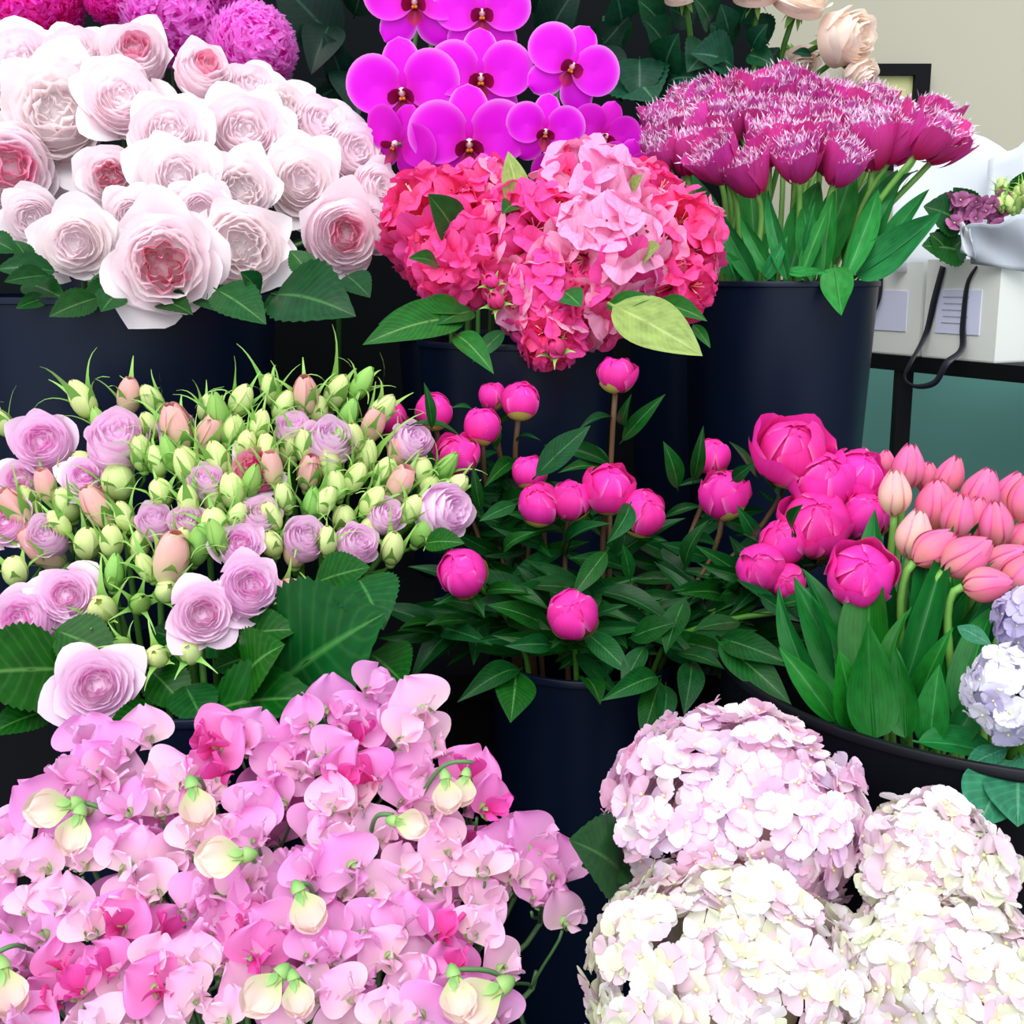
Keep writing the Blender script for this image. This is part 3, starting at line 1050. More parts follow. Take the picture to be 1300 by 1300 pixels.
ROSES = [  # px, py, diameter, kit, lean (right, up), label
    (5, 215, 155, 3, (.25, .1), 'large blush rose with a swirled pink heart, cut by the left edge'),
    (72, 145, 150, 4, (-.1, .35), 'large nearly white rose, second up from the left edge, above the swirled-heart rose'),
    (30, 85, 115, 0, (-.2, .6), 'blush rose with upright pointed petal, uppermost at the left edge'),
    (98, 72, 92, 0, (-.05, .8), 'blush rose half hidden in the top row under the deep magenta chrysanthemum'),
    (172, 72, 98, 3, (.0, .7), 'cupped blush rose at the crest of the bunch, its side petals closed'),
    (155, 128, 112, 0, (.0, .45), 'blush rose just below the cupped rose at the crest'),
    (258, 92, 88, 3, (.35, .85), 'blush rose seen from the side with its green calyx showing'),
    (318, 112, 75, 0, (.35, .7), 'small blush rose touching the lighter chrysanthemum ball at right'),
    (355, 142, 92, 4, (.35, .6), 'pale rose below the rightmost chrysanthemum ball'),
    (405, 160, 92, 0, (.5, .6), 'blush rose at the upper right shoulder of the bunch'),
    (310, 172, 122, 0, (.1, .4), 'broad blush rose to the right of the dark gap with the green calyx'),
    (215, 172, 108, 0, (.0, .5), 'blush rose directly below the dark gap with the green calyx'),
    (142, 228, 90, 1, (-.1, .2), 'smaller rose with many crowded pink petals in the middle left'),
    (226, 226, 108, 2, (.0, .2), 'white rose in the middle of the bunch, above the pink-hearted one'),
    (305, 243, 98, 4, (.1, .2), 'white rose between the middle white rose and the right side'),
    (382, 232, 108, 2, (.2, .2), 'white rose right of centre with a faint pink middle'),
    (448, 195, 95, 0, (.5, .4), 'blush rose on the right flank, just below the shoulder rose'),
    (478, 240, 75, 0, (.7, .2), 'blush rose at the far right edge of the bunch, touching the orchids'),
    (432, 298, 116, 3, (.3, -.05), 'lowest rose on the right with a pink oval heart'),
    (470, 288, 80, 0, (.65, -.05), 'blush rose low at the right edge beside the rhododendrons'),
    (98, 308, 108, 2, (-.15, -.1), 'cream-white rose low at left, beside the large pink-hearted one'),
    (207, 334, 146, 1, (.0, -.12), 'large rose hanging lowest with a deep pink quartered heart'),
    (305, 312, 124, 4, (.15, -.15), 'large creamy white rose low in the bunch, right of the pink-hearted one'),
    (42, 278, 80, 0, (-.2, -.1), 'blush rose low at left, partly behind the cream-white one'),
    (255, 268, 80, 0, (.0, .0), 'blush rose tucked above and between the two largest low roses'),
    (168, 275, 76, 0, (-.1, .0), 'blush rose tucked above the left side of the pink-hearted rose'),
]
rose_roots = []
for px, py, d, k, (lx, lu), lab in ROSES:
    Y = 1.36 + max(0, 330 - py) / 250 * .26 + abs(px - 210) / 1500 - (.06 if py > 295 else 0)
    c = at(px, py, Y)
    face = tocam(c) + V((lx * 1.0, 0, lu * .8 + .05))
    rose_roots.append(place_rose(RK, k, px, py, d * 1.06, Y, face, lab, 'rose', 'blush garden roses', B_ROSE, .0035, M_STEM_D, rnd.uniform(0, 6.28)))

for i, (b, t, w) in ((18, ((350, 375, 1.30), (452, 402, 1.24), 1.1)), (22, ((330, 372, 1.31), (305, 345, 1.28), 1)), (22, ((275, 368, 1.3), (338, 412, 1.25), .8)),
                     (20, ((125, 378, 1.31), (62, 402, 1.27), .8)), (20, ((70, 345, 1.32), (-5, 342, 1.3), .8)), (23, ((62, 350, 1.31), (5, 358, 1.27), .7)),
                     (21, ((150, 372, 1.3), (128, 396, 1.26), 1)), (23, ((40, 335, 1.33), (18, 305, 1.33), 1)), (18, ((395, 350, 1.32), (368, 318, 1.33), 1.1)),
                     (18, ((420, 352, 1.31), (400, 385, 1.27), .9)), (21, ((205, 385, 1.31), (245, 400, 1.27), .8)), (0, ((20, 320, 1.36), (-25, 300, 1.36), 1)), (20, ((160, 365, 1.34), (100, 385, 1.31), .9)), (21, ((250, 375, 1.33), (285, 398, 1.30), .9)), (23, ((30, 360, 1.34), (85, 382, 1.32), .9)),
                     (22, ((370, 380, 1.34), (330, 398, 1.31), .8)), (18, ((440, 350, 1.34), (470, 378, 1.3), .9)), (20, ((120, 350, 1.34), (155, 378, 1.32), .9)), (22, ((290, 365, 1.34), (262, 385, 1.31), .8)), (23, ((60, 378, 1.32), (20, 392, 1.29), .7))):
    pleaf(rose_roots[i], rnd.choice(K_ROSE), b, t, w)

# ================================================================== CHRYSANTHEMUMS
MK = [mum_kit(1, P_MUM), mum_kit(2, P_MUM2)]
for px, py, d, k, lab in ((48, 0, 128, 0, 'deep magenta chrysanthemum ball at the top left corner'), (-8, 55, 66, 1, 'magenta chrysanthemum cut by the left edge beside the blush roses'),
                          (140, -2, 74, 0, 'small deep magenta chrysanthemum between the two larger ones at the top'), (222, 18, 148, 1, 'large lilac-magenta chrysanthemum ball above the crest of the roses'),
                          (320, 62, 122, 1, 'rightmost chrysanthemum ball, lilac-magenta, beside the dark leaves'), (275, -25, 90, 1, 'lilac-magenta chrysanthemum cut by the top edge')):
    Y = 1.9 if py < 30 else 1.84
    c = at(px, py, Y)
    R = d / 2 * mpp(c) / 1.05
    face = (tocam(c) + V(((px - 190) / 300, 0, .55))).normalized()
    org = c - face * R * .12
    root, _ = add_stem('chrysanthemum', lab, 'flower', 'magenta chrysanthemums', B_MUM, org - face * R * .4, face, .004, M_STEM_D)
    part('bloom', MK[k], root, frame(org, face, UP, rnd.uniform(0, 6), R))

# ================================================================== ORCHIDS
OK_ = [orchid_kit(P_ORCH, 1), orchid_kit(P_ORCHD, 2)]
SPRAYS = [
    ('left orchid spray, its wide blooms stacked in front of the dark leaves', [(525, 4, 138, 0, 0, (-.1, .1)), (509, 122, 150, 0, .08, (-.15, -.05)), (492, 188, 112, 1, -.5, (-.7, -.2))]),
    ('middle orchid spray with two of the largest blooms facing the camera', [(612, 18, 128, 0, 0, (.0, .15)), (611, 102, 140, 0, .0, (.05, .05)), (596, 188, 160, 0, .02, (.0, -.1))]),
    ('right orchid spray, its uppermost bloom tilted towards the peach roses', [(727, 86, 128, 0, -.45, (.15, .1)), (693, 172, 104, 0, -.1, (.05, -.1)), (772, 178, 98, 1, -.3, (.25, -.15)), (722, 228, 92, 1, .2, (.1, -.3)), (800, 222, 84, 1, -.3, (.4, -.3))]),
]
for lab, blooms in SPRAYS:
    pts = []
    data = []
    for i, (px, py, d, k, roll, (lx, lu)) in enumerate(blooms):
        Y = 1.60 + (.07 if py < 60 else .035 if py < 140 else 0) + (.02 if k else 0)
        c = at(px, py, Y)
        R = d / 2 * mpp(c) / 1.04
        face = (tocam(c) + V((lx, 0, lu))).normalized()
        data.append((c, R, face, k, roll))
        pts.append(c - face * .05 + UP * .0)
    low = V((B_ORC.c[0] + (pts[0].x - B_ORC.c[0]) * .3, B_ORC.c[1], B_ORC.zb + .012))
    root = thing('orchid_spray', lab, 'orchid', low, 'magenta orchid sprays')
    top = pts[0] + V((0, .06, .03))
    spine = bez(low, low + UP * .45, V((top.x, top.y + .10, top.z + .08)), top, 10) + [p + V((0, .035, 0)) for p in pts[1:]]
    part('stem', MB().tube(spine, .0035, 6).mesh('stem', M_STEM, off=low), root)
    for c, R, face, k, roll in data:
        pe, se, li = OK_[k]
        M = frame(c - face * .02, face, UP, roll, R)
        b = part('bloom', pe, root, M)
        for s in se:
            part('sepal', s, b, Matrix.Identity(4), False)
        part('lip', li, b, Matrix.Identity(4), False, 'dark wine-red lip')
        part('pedicel', MB().tube([c - face * .025, c - face * .05 + UP * .004, c - face * .05 + V((0, .03, .012))], .0025, 5).mesh('pedicel', M_STEM, off=root.location), root)

# ================================================================== DARK FOLIAGE AT THE BACK
for lab, bx, by, lv in (
    ('tall branch of dark blue-green leaves right of the chrysanthemums', 415, 120, [((430, 60, 2.0), (345, -30, 1.96), 1.0), ((420, 30, 2.0), (395, 95, 1.93), .9), ((430, 110, 2.0), (375, 150, 1.94), .9),
                                                                                     ((440, 120, 2.0), (410, 40, 1.95), .8), ((450, 20, 2.02), (470, -40, 1.98), 1.0), ((440, 80, 2.0), (455, 150, 1.93), .9)]),
    ('dark leafy branch behind the orchid blooms', 700, 120, [((690, 60, 2.02), (740, -25, 1.97), .9), ((680, 20, 2.02), (700, -40, 1.97), .8), ((750, 80, 2.02), (800, 20, 1.97), .8),
                                                               ((460, 150, 2.02), (440, 215, 1.93), .9), ((760, 60, 2.0), (790, 130, 1.94), .8)])):
    base = V((cx(bx, 2.0) * .98, 2.05, Z_BACK + .002))
    root = thing('foliage_branch', lab, 'foliage', base, 'dark foliage behind the flowers')
    tip = at(bx + 10, -20, 2.03)
    part('stem', MB().tube([base, base.lerp(tip, .5) + V((0, .02, 0)), tip], .005, 6).mesh('stem', M_STEM_D, off=base), root)
    for b, t, w in lv:
        pleaf(root, rnd.choice(K_DARK), b, t, w * 1.15)

# ================================================================== PEACH ROSES AT THE TOP
PK = [rose_kit(11, P_PEACH, P_PEACH, None, 26, 5, 1.15, close=.85, point=.05, lip=.06), rose_kit(12, P_PEACH, P_PEACH, None, 30, 6, 1.0, close=.5)]
PEACH = [(1073, 48, 98, 0, (.5, .1), 'pale peach rose turned sideways at the right end of the top bunch'), (1018, -8, 96, 1, (.25, .7), 'peach rose cut by the top edge, left of the sideways one'),
         (960, -18, 84, 1, (.0, .8), 'peach rose mostly above the frame in the middle of the top bunch'), (866, -18, 74, 1, (-.2, .8), 'peach rose at the left of the top bunch, only its underside in view'),
         (1092, 96, 62, 1, (.6, -.5), 'faded pale rose hanging below the sideways peach rose'), (1014, 82, 62, 1, (.3, -.6), 'whitish pink rose low in the top bunch, behind a bare green stem')]
pr = []
for i, (px, py, d, k, (lx, lu), lab) in enumerate(PEACH):
    Y = 1.95 + (.08 if i == 5 else 0)
    c = at(px, py, Y)
    pr.append(place_rose(PK, k, px, py, d, Y, tocam(c) * .5 + V((lx, 0, lu)), lab, 'rose', 'peach roses at the top', B_PCH, .0045, M_STEM, rnd.uniform(0, 6)))
for i, b, t, w in ((3, (812, 75, 1.95), (812, 135, 1.9), 1.0), (3, (800, 95, 1.95), (832, 130, 1.88), 1.3), (3, (845, 60, 1.95), (818, 25, 1.9), 1.1), (3, (845, 85, 1.93), (862, 42, 1.88), 1.2),
                   (2, (845, 105, 1.93), (892, 100, 1.88), 1.3), (2, (905, 65, 1.93), (872, 92, 1.88), 1.1), (2, (930, 85, 1.93), (876, 68, 1.88), 1.1), (2, (900, 30, 1.95), (878, -5, 1.9), 1.0),
                   (2, (925, 40, 1.95), (915, 5, 1.92), 1.0), (1, (955, 60, 1.95), (975, 30, 1.92), 1.0), (1, (950, 70, 1.96), (985, 85, 1.93), .9), (3, (790, 30, 1.98), (782, -10, 1.94), 1.2),
                   (1, (940, 30, 1.98), (955, -5, 1.96), 1.0), (2, (900, 110, 1.95), (945, 105, 1.9), 1.0), (0, (1030, 70, 1.97), (1005, 68, 1.95), .5), (2, (880, 30, 2.0), (850, 10, 2.0), 1.3),
                   (2, (930, 60, 2.02), (900, 30, 2.0), 1.3), (1, (975, 55, 2.02), (945, 20, 2.0), 1.2), (3, (840, 30, 2.02), (810, 0, 2.0), 1.2), (1, (985, 70, 2.02), (968, 110, 2.0), 1.2), (3, (790, 60, 2.02), (765, 20, 2.0), 1.2),
                   (2, (910, 95, 2.02), (930, 60, 2.0), 1.2), (1, (960, 100, 2.02), (990, 60, 2.0), 1.1)):
    pleaf(pr[i], rnd.choice(K_ROSEB), b, t, w)

# ================================================================== RHODODENDRONS
HK = [rho_kit(i, P_RHO, 1.0 - .15 * (i % 2)) for i in range(3)] + [rho_kit(7 + i, P_RHOP, 1.1) for i in range(2)]
TRUSS = [  # px, py, diameter, pale share, label, Y
    (548, 280, 150, .05, 'hot pink rhododendron truss at the left, against the blush roses', 1.44),
    (570, 330, 120, .0, 'hot pink rhododendron truss low at left above the strap leaves', 1.39),
    (612, 250, 110, .25, 'rhododendron truss between the upright leaf and the orchids', 1.48),
    (668, 300, 150, .15, 'hot pink rhododendron truss in the middle of the bunch', 1.41),
    (772, 322, 158, .9, 'large pale pink rhododendron truss at the centre right', 1.38),
    (752, 242, 150, .75, 'pale pink rhododendron truss at the top beneath the orchids', 1.47),
    (868, 300, 132, .25, 'hot pink rhododendron truss at the right end, against the tulip bucket', 1.45),
    (868, 362, 90, .1, 'small pink rhododendron truss low at right behind the pale leaf', 1.42),
    (690, 382, 120, .2, 'rhododendron truss low in the middle, its floret facing out', 1.36),
    (755, 385, 110, .3, 'rhododendron truss low right of the middle, above the peony bud', 1.37),
    (700, 428, 84, .1, 'lowest rhododendron truss, hanging over the bucket rim', 1.34),
    (825, 250, 100, .3, 'pink rhododendron truss at the upper right below the purple orchids', 1.5),
]
rr_ = random.Random(31)
truss_roots = []
for px, py, d, pale, lab, Y in TRUSS:
    c = at(px, py, Y)
    R = d / 2 * mpp(c)
    out = V(((px - 700) / 220, 0, (330 - py) / 200))
    face = (tocam(c) * .9 + out * .7 + UP * .2).normalized()
    org = c - face * R * .75
    root, pts = add_stem('rhododendron_truss', lab, 'rhododendron', 'pink rhododendron trusses', B_RHO, org, face, .004, M_STEM)
    fs = .62 * R + .012
    n = 19 if d > 110 else 13
    for i in range(n):
        z = 1 - 1.25 * (i + .5) / n
        a = i * 2.39996 + rr_.uniform(-.2, .2)
        q = math.sqrt(max(0, 1 - z * z))
        B = frame(V((0, 0, 0)), face).to_3x3()
        dr = (B @ V((q * math.cos(a), q * math.sin(a), z * .85))).normalized()
        k = rr_.choice((3, 4)) if rr_.random() < pale else rr_.choice((0, 1, 2))
        s = fs * rr_.uniform(.80, 1.0)
        o = c - face * R * .35 + dr * (R * .92 - s * .75)
        f = part('floret', HK[k][0], root, frame(o, (dr + V((rr_.uniform(-.25, .25), rr_.uniform(-.25, .25), rr_.uniform(-.25, .25)))).normalized(), UP, rr_.uniform(0, 6), s))
        part('stamens', HK[k][1], f, Matrix.Identity(4), False)
    truss_roots.append(root)
for i, K, b, t, w in ((2, K_RHO, (582, 305, 1.40), (543, 246, 1.34), 1.5), (5, K_RHOP, (662, 272, 1.42), (645, 192, 1.42), 1.2), (4, K_RHOP, (778, 388, 1.31), (892, 452, 1.24), 1.3),
                      (7, K_RHO, (832, 388, 1.36), (898, 408, 1.3), 1.0), (7, K_RHO, (880, 412, 1.33), (902, 442, 1.3), .8), (0, K_RHO, (590, 405, 1.34), (460, 438, 1.27), 1.1),
                      (0, K_RHO, (590, 395, 1.36), (512, 398, 1.3), .9), (10, K_RHO, (578, 425, 1.32), (627, 475, 1.26), 1.0), (1, K_RHO, (556, 338, 1.34), (518, 328, 1.3), 1.3),
                      (5, K_RHO, (655, 262, 1.4), (637, 272, 1.36), 1.6), (6, K_RHOP, (800, 240, 1.44), (816, 222, 1.42), 1.6), (1, K_RHO, (600, 395, 1.36), (555, 412, 1.3), 1.0),
                      (10, K_RHO, (640, 420, 1.35), (600, 460, 1.33), 1.0), (6, K_RHOP, (815, 330, 1.36), (838, 312, 1.32), 1.6), (9, K_RHO, (715, 370, 1.34), (738, 390, 1.3), 1.6),
                      (0, K_RHO, (560, 400, 1.38), (480, 412, 1.34), 1.0), (9, K_RHO, (770, 390, 1.33), (830, 378, 1.29), .9)):
    pleaf(truss_roots[i], rnd.choice(K), b, t, w)
RB = bud_kit(77, P_RHO, .8, 7, .05, .2, .5)
for i, px, py, d in ((8, 632, 388, 26), (8, 626, 362, 22), (10, 708, 448, 30)):
    c = at(px, py, 1.33)
    b = part('bud', RB[0], truss_roots[i], frame(c, (tocam(c) + V((-.3, 0, .5))).normalized(), UP, 0, d * mpp(c)))
    part('sepals', RB[1], b, Matrix.Identity(4), False)

# ================================================================== FRINGED TULIPS
FK = [fringed_kit(1, .25), fringed_kit(2, .45), fringed_kit(3, .1), fringed_kit(4, .6)]
FT_ROWS = [
    ('in the back row', 1.86, [(868, 138, 54), (897, 126, 54), (930, 128, 58), (958, 120, 54), (988, 116, 56), (1018, 128, 56), (1048, 130, 56), (1078, 134, 58), (1108, 136, 58), (1140, 152, 54)]),
    ('in the second row', 1.75, [(842, 164, 56), (880, 160, 60), (920, 156, 60), (958, 152, 62), (1000, 154, 62), (1040, 162, 62), (1082, 160, 62), (1120, 164, 62), (1158, 158, 54), (1188, 152, 60)]),
    ('in the third row', 1.66, [(838, 190, 58), (872, 192, 58), (912, 194, 64), (976, 178, 62), (1016, 184, 66), (1054, 190, 66), (1108, 178, 72), (1146, 182, 56), (1204, 182, 60)]),
    ('in the lowest row', 1.60, [(908, 204, 64), (948, 218, 66), (1012, 200, 66), (1070, 206, 60), (1186, 172, 66)]),
]
ft_roots = []
for rowname, Y, row in FT_ROWS:
    row = sorted(row)
    for k, (px, py, d) in enumerate(row):
        c = at(px, py, Y)
        R = d / 2 * mpp(c) / .86
        o = V(((px - 1010) / 260, 0, 0))
        low = 'lowest' in rowname
        face = (UP * 1.0 + o * .75 + tocam(c) * (.75 if low else .45) + V((rnd.uniform(-.4, .4), rnd.uniform(-.3, .3), 0))).normalized()
        org = c - face * R * .92
        lab = 'purple fringed tulip, %s %s of its bucket' % ('rightmost' if k == len(row) - 1 else ORD[k], rowname)
        root, pts = add_stem('fringed_tulip', lab, 'tulip', 'purple fringed tulips', B_FT, org, face, .0042, M_STEM_T, .35, .62)
        inner, outs = FK[rnd.randrange(4)]
        b = part('bloom', inner, root, frame(org, face, UP, rnd.uniform(0, 6), R))
        for q in outs:
            part('outer_petal', q, b, Matrix.Identity(4), False)
        ft_roots.append(root)
n2 = len(ft_roots)
for i, K, b, t, w, sd in ((0, 0, (940, 358, 1.60), (918, 318, 1.56), 1.8, 0), (1, 1, (960, 360, 1.58), (905, 250, 1.60), 1.2, .3), (2, 0, (970, 356, 1.57), (1000, 300, 1.56), 1.6, -.2),
                          (3, 1, (1000, 358, 1.56), (975, 240, 1.62), .9, .2), (4, 0, (1015, 358, 1.56), (1052, 265, 1.60), 1.0, 0), (5, 0, (1045, 358, 1.57), (1060, 240, 1.62), 1.1, .2),
                          (6, 0, (1070, 360, 1.58), (1115, 240, 1.66), 1.0, -.3), (7, 2, (1088, 350, 1.60), (1196, 268, 1.52), 1.9, .1), (8, 1, (1092, 350, 1.62), (1165, 215, 1.7), 1.0, .2),
                          (9, 0, (1085, 345, 1.63), (1140, 215, 1.72), 1.0, 0), (10, 1, (985, 358, 1.57), (940, 270, 1.62), 1.2, .3), (11, 0, (1030, 358, 1.56), (1020, 260, 1.64), 1.3, 0),
                          (12, 2, (1060, 340, 1.56), (1068, 400, 1.50), 2.4, 0), (13, 0, (930, 356, 1.62), (885, 240, 1.66), 1.2, .1), (14, 0, (1100, 352, 1.64), (1180, 240, 1.70), .8, 0),
                          (15, 0, (1000, 356, 1.60), (1040, 230, 1.70), 1.3, 0), (16, 0, (960, 350, 1.66), (950, 215, 1.75), 1.4, 0), (17, 0, (1040, 350, 1.66), (1085, 215, 1.75), 1.4, 0),
                          (18, 0, (920, 350, 1.68), (870, 215, 1.75), 1.4, 0), (19, 0, (1075, 350, 1.68), (1125, 210, 1.76), 1.3, 0), (20, 2, (1000, 345, 1.56), (1050, 345, 1.52), 1.5, .4), (21, 0, (1020, 320, 1.55), (1035, 255, 1.54), .7, 0)):
    pleaf(ft_roots[i % n2], K_TUL[K], b, t, w * .75, None, sd)
# ================================================================== LILAC SPRAY ROSES
SK = [rose_kit(21, P_LILAC, P_LILAC, P_LILAC_IN, 30, 5, 1.0, close=.35, lip=.14, point=.06),
      rose_kit(22, P_LILAC, P_LILAC, P_LILAC_IN, 34, 6, .9, close=.1, lip=.18, point=.08),
      rose_kit(23, P_LILAC, P_LILAC, None, 24, 5, 1.15, close=.75, lip=.08, point=.04),
      rose_kit(24, P_ROSE_HOT, P_LILAC, P_RHO, 24, 4, 1.0, close=.3, quarters=3, ruf=.06)]
BK = [bud_kit(31, P_BUD, 1.0, 6, .15, 0, 1.5), bud_kit(32, P_BUD, 1.0, 6, .1, .05, 1.2), bud_kit(33, P_BUDP, 1.05, 7, .1, .15, 1.2),
      bud_kit(34, P_BUD, .85, 6, .05, .0, 1.0), bud_kit(35, P_BUDP, 1.1, 7, .12, .3, 1.1), bud_kit(36, P_SEPAL, 1.1, 5, .25, 0, 1.6)]
SB = [  # open blooms: px, py, d, kit, lean, label for the spray they head
    (54, 562, 88, 0, (-.2, .1), 'spray rose stem with a lilac bloom in the upper left corner of the bunch'),
    (148, 558, 92, 2, (.0, .5), 'spray rose stem with a pale cupped bloom second along the top'),
    (24, 610, 62, 1, (-.3, .2), 'spray rose stem at left edge with a small bloom under the upper left one'),
    (60, 680, 66, 2, (-.2, .2), 'spray rose stem at left with a faded lilac and pink bud-like bloom'),
    (86, 756, 78, 1, (-.15, -.05), 'spray rose stem with a small bloom showing a magenta heart at lower left'),
    (28, 790, 96, 0, (-.35, .05), 'spray rose stem with a big lilac bloom at the lower left edge'),
    (122, 872, 104, 1, (-.05, .0), 'spray rose stem with the lowest bloom, lilac with a tight spiral heart'),
    (258, 780, 84, 1, (.1, .0), 'spray rose stem with a lilac spiral bloom in the lower middle'),
    (316, 746, 92, 0, (.2, .15), 'spray rose stem with a round lilac bloom just right of the lower middle one'),
    (304, 692, 66, 0, (.1, .3), 'spray rose stem with a lilac bloom peeping out above the round one'),
    (330, 655, 62, 2, (.1, .6), 'spray rose stem with a half-open mauve bloom near the centre of the bunch'),
    (388, 684, 66, 2, (.2, .3), 'spray rose stem with a pale lilac bloom and cream bud right of centre'),
    (418, 560, 76, 2, (.3, .6), 'spray rose stem with a tall pale bloom in the top row at right'),
    (564, 650, 84, 2, (.75, .05), 'spray rose stem with a pale lilac bloom at the far right, beside the peony leaves'),
    (522, 560, 62, 2, (.5, .4), 'spray rose stem with a whitish bloom under the small peony bud at upper right'),
    (326, 596, 70, 3, (.1, .4), 'spray rose stem with a hot pink bloom in the upper middle'),
    (262, 612, 56, 2, (.0, .5), 'spray rose stem with a pale pink bloom left of the hot pink one'),
    (196, 662, 56, 2, (-.1, .4), 'spray rose stem with a greyish lilac bloom deep in the middle left'),
    (238, 664, 54, 2, (.0, .4), 'spray rose stem with a smooth lilac bloom beside the large pink bud'),
    (8, 665, 64, 1, (-.4, .2), 'spray rose stem cut by the left edge at mid height with a pale bloom'),
    (452, 690, 66, 2, (.4, .2), 'spray rose stem with a pale bloom low on the right, near the long bare stalk'),
    (372, 545, 56, 2, (.1, .7), 'spray rose stem with a pale bloom behind the buds of the top row'),
    (108, 606, 60, 1, (-.1, .4), 'spray rose stem with a crumpled lilac bloom between the two top left blooms'),
    (490, 655, 54, 2, (.4, .3), 'spray rose stem with a small pale bloom inside the right flank'),
    (225, 548, 58, 2, (.0, .7), 'spray rose stem with a pale lilac bloom left of the top green buds'),
]
SBUD = [(108, 512, 36, 0), (164, 508, 38, 2), (196, 510, 34, 1), (262, 522, 30, 0), (305, 512, 38, 1), (345, 500, 30, 0), (357, 520, 34, 0), (388, 508, 38, 2), (426, 504, 36, 0), (456, 494, 34, 5), (470, 545, 36, 4), (5, 540, 34, 0),
        (108, 590, 40, 3), (150, 612, 46, 3), (228, 552, 46, 2), (264, 560, 38, 4), (295, 556, 40, 1), (312, 568, 34, 1), (346, 600, 36, 4), (388, 572, 36, 0), (240, 598, 40, 1), (204, 626, 38, 3), (130, 650, 46, 2), (86, 645, 38, 1),
        (112, 690, 40, 3), (142, 690, 38, 1), (176, 695, 36, 1), (20, 725, 38, 3), (274, 665, 40, 3), (298, 628, 38, 1), (392, 606, 40, 2), (345, 690, 34, 3), (376, 702, 40, 2), (428, 620, 36, 1), (436, 660, 38, 3), (450, 610, 36, 0),
        (505, 622, 36, 4), (545, 622, 38, 3), (498, 700, 40, 1), (416, 766, 40, 2), (362, 758, 44, 4), (130, 778, 50, 1), (200, 834, 36, 3), (240, 828, 38, 3), (176, 768, 30, 5), (210, 752, 34, 1), (62, 702, 46, 4), (486, 606, 38, 1),
        (458, 588, 40, 0), (420, 592, 38, 1), (534, 598, 36, 3), (575, 622, 32, 1), (215, 716, 58, 2), (24, 652, 40, 4), (190, 545, 34, 1), (330, 545, 36, 0), (280, 590, 36, 0), (362, 635, 36, 1), (408, 640, 34, 0), (470, 640, 36, 0),
        (160, 660, 32, 0), (250, 700, 36, 5), (145, 735, 34, 5), (300, 660, 34, 0), (60, 622, 34, 4), (440, 535, 34, 5), (404, 525, 32, 0), (280, 535, 34, 5), (130, 545, 30, 5), (520, 650, 34, 1), (535, 680, 32, 5), (505, 580, 34, 4),
        (368, 578, 34, 0), (180, 580, 38, 1), (200, 590, 34, 0), (78, 668, 30, 0), (318, 618, 32, 5), (345, 660, 34, 1), (415, 690, 34, 1), (470, 672, 34, 3), (395, 650, 32, 5), (160, 820, 26, 5), (275, 640, 36, 0), (220, 585, 34, 5),
        (482, 525, 34, 0), (450, 560, 34, 1), (560, 600, 30, 5), (240, 640, 32, 0), (110, 640, 30, 5), (40, 640, 30, 0), (340, 575, 32, 1), (425, 575, 32, 5), (230, 690, 34, 1), (188, 725, 32, 0), (280, 690, 30, 5)]


def spr_Y(px, py):
    return 1.05 + max(0, 740 - py) / 270 * .17 - max(0, py - 740) / 137 * .105 + abs(px - 290) / 4500


spray_px = [(b[0], b[1]) for b in SB]
groups = {i: [] for i in range(len(SB))}
for b in SBUD:
    i = min(range(len(SB)), key=lambda i: math.hypot(SB[i][0] - b[0], (SB[i][1] - b[1])) + 12 * len(groups[i]))
    groups[i].append(b)
spray_roots = []
for i, (px, py, d, k, (lx, lu), lab) in enumerate(SB):
    Y = spr_Y(px, py) - (.022 if d > 75 else .012)
    c = at(px, py, Y)
    R = d / 2 * mpp(c) * 1.12
    face = (tocam(c) * .9 + V((lx, 0, lu * .9 + .12))).normalized()
    org = c - face * R * .5
    root, pts = add_stem('spray_rose', lab, 'spray rose', 'lilac spray roses', B_SPR, org - face * R * .15, face, .0032, M_STEM)
    inner, outs, cal = SK[k]
    b = part('bloom', inner, root, frame(org, face, UP, rnd.uniform(0, 6), R))
    for o in outs:
        part('outer_petal', o, b, Matrix.Identity(4), False)
    part('calyx', cal, b, Matrix.Identity(4), False)
    node = pts[3]
    for (bx, by, bd, bk) in groups[i]:
        yy = spr_Y(bx, by) + (rnd.uniform(-.020, .014) if by < 740 else .008)
        q = at(bx, by, yy)
        s = bd * mpp(q) * rnd.uniform(.86, 1.06)
        up = (UP * 1.0 + tocam(q) * .35 + V(((bx - 290) / 500 + rnd.uniform(-.45, .45), 0, rnd.uniform(-.2, .2)))).normalized()
        if by > 740:
            up = (up + tocam(q) * .6 + V((0, 0, -.5))).normalized()
        o = q - up * s * .55
        bu = part('bud', BK[bk][0], root, frame(o, up, V((0, 1, 0)), rnd.uniform(0, 6), s))
        part('sepals', BK[bk][1], bu, Matrix.Identity(4), False)
        part('stalk', MB().tube(bez(o + up * .002, o - up * s * .9, node + UP * .02, node, 6), [.0019] * 6 + [.0026], 5).mesh('stalk', M_STEM, off=root.location), root)
    spray_roots.append(root)
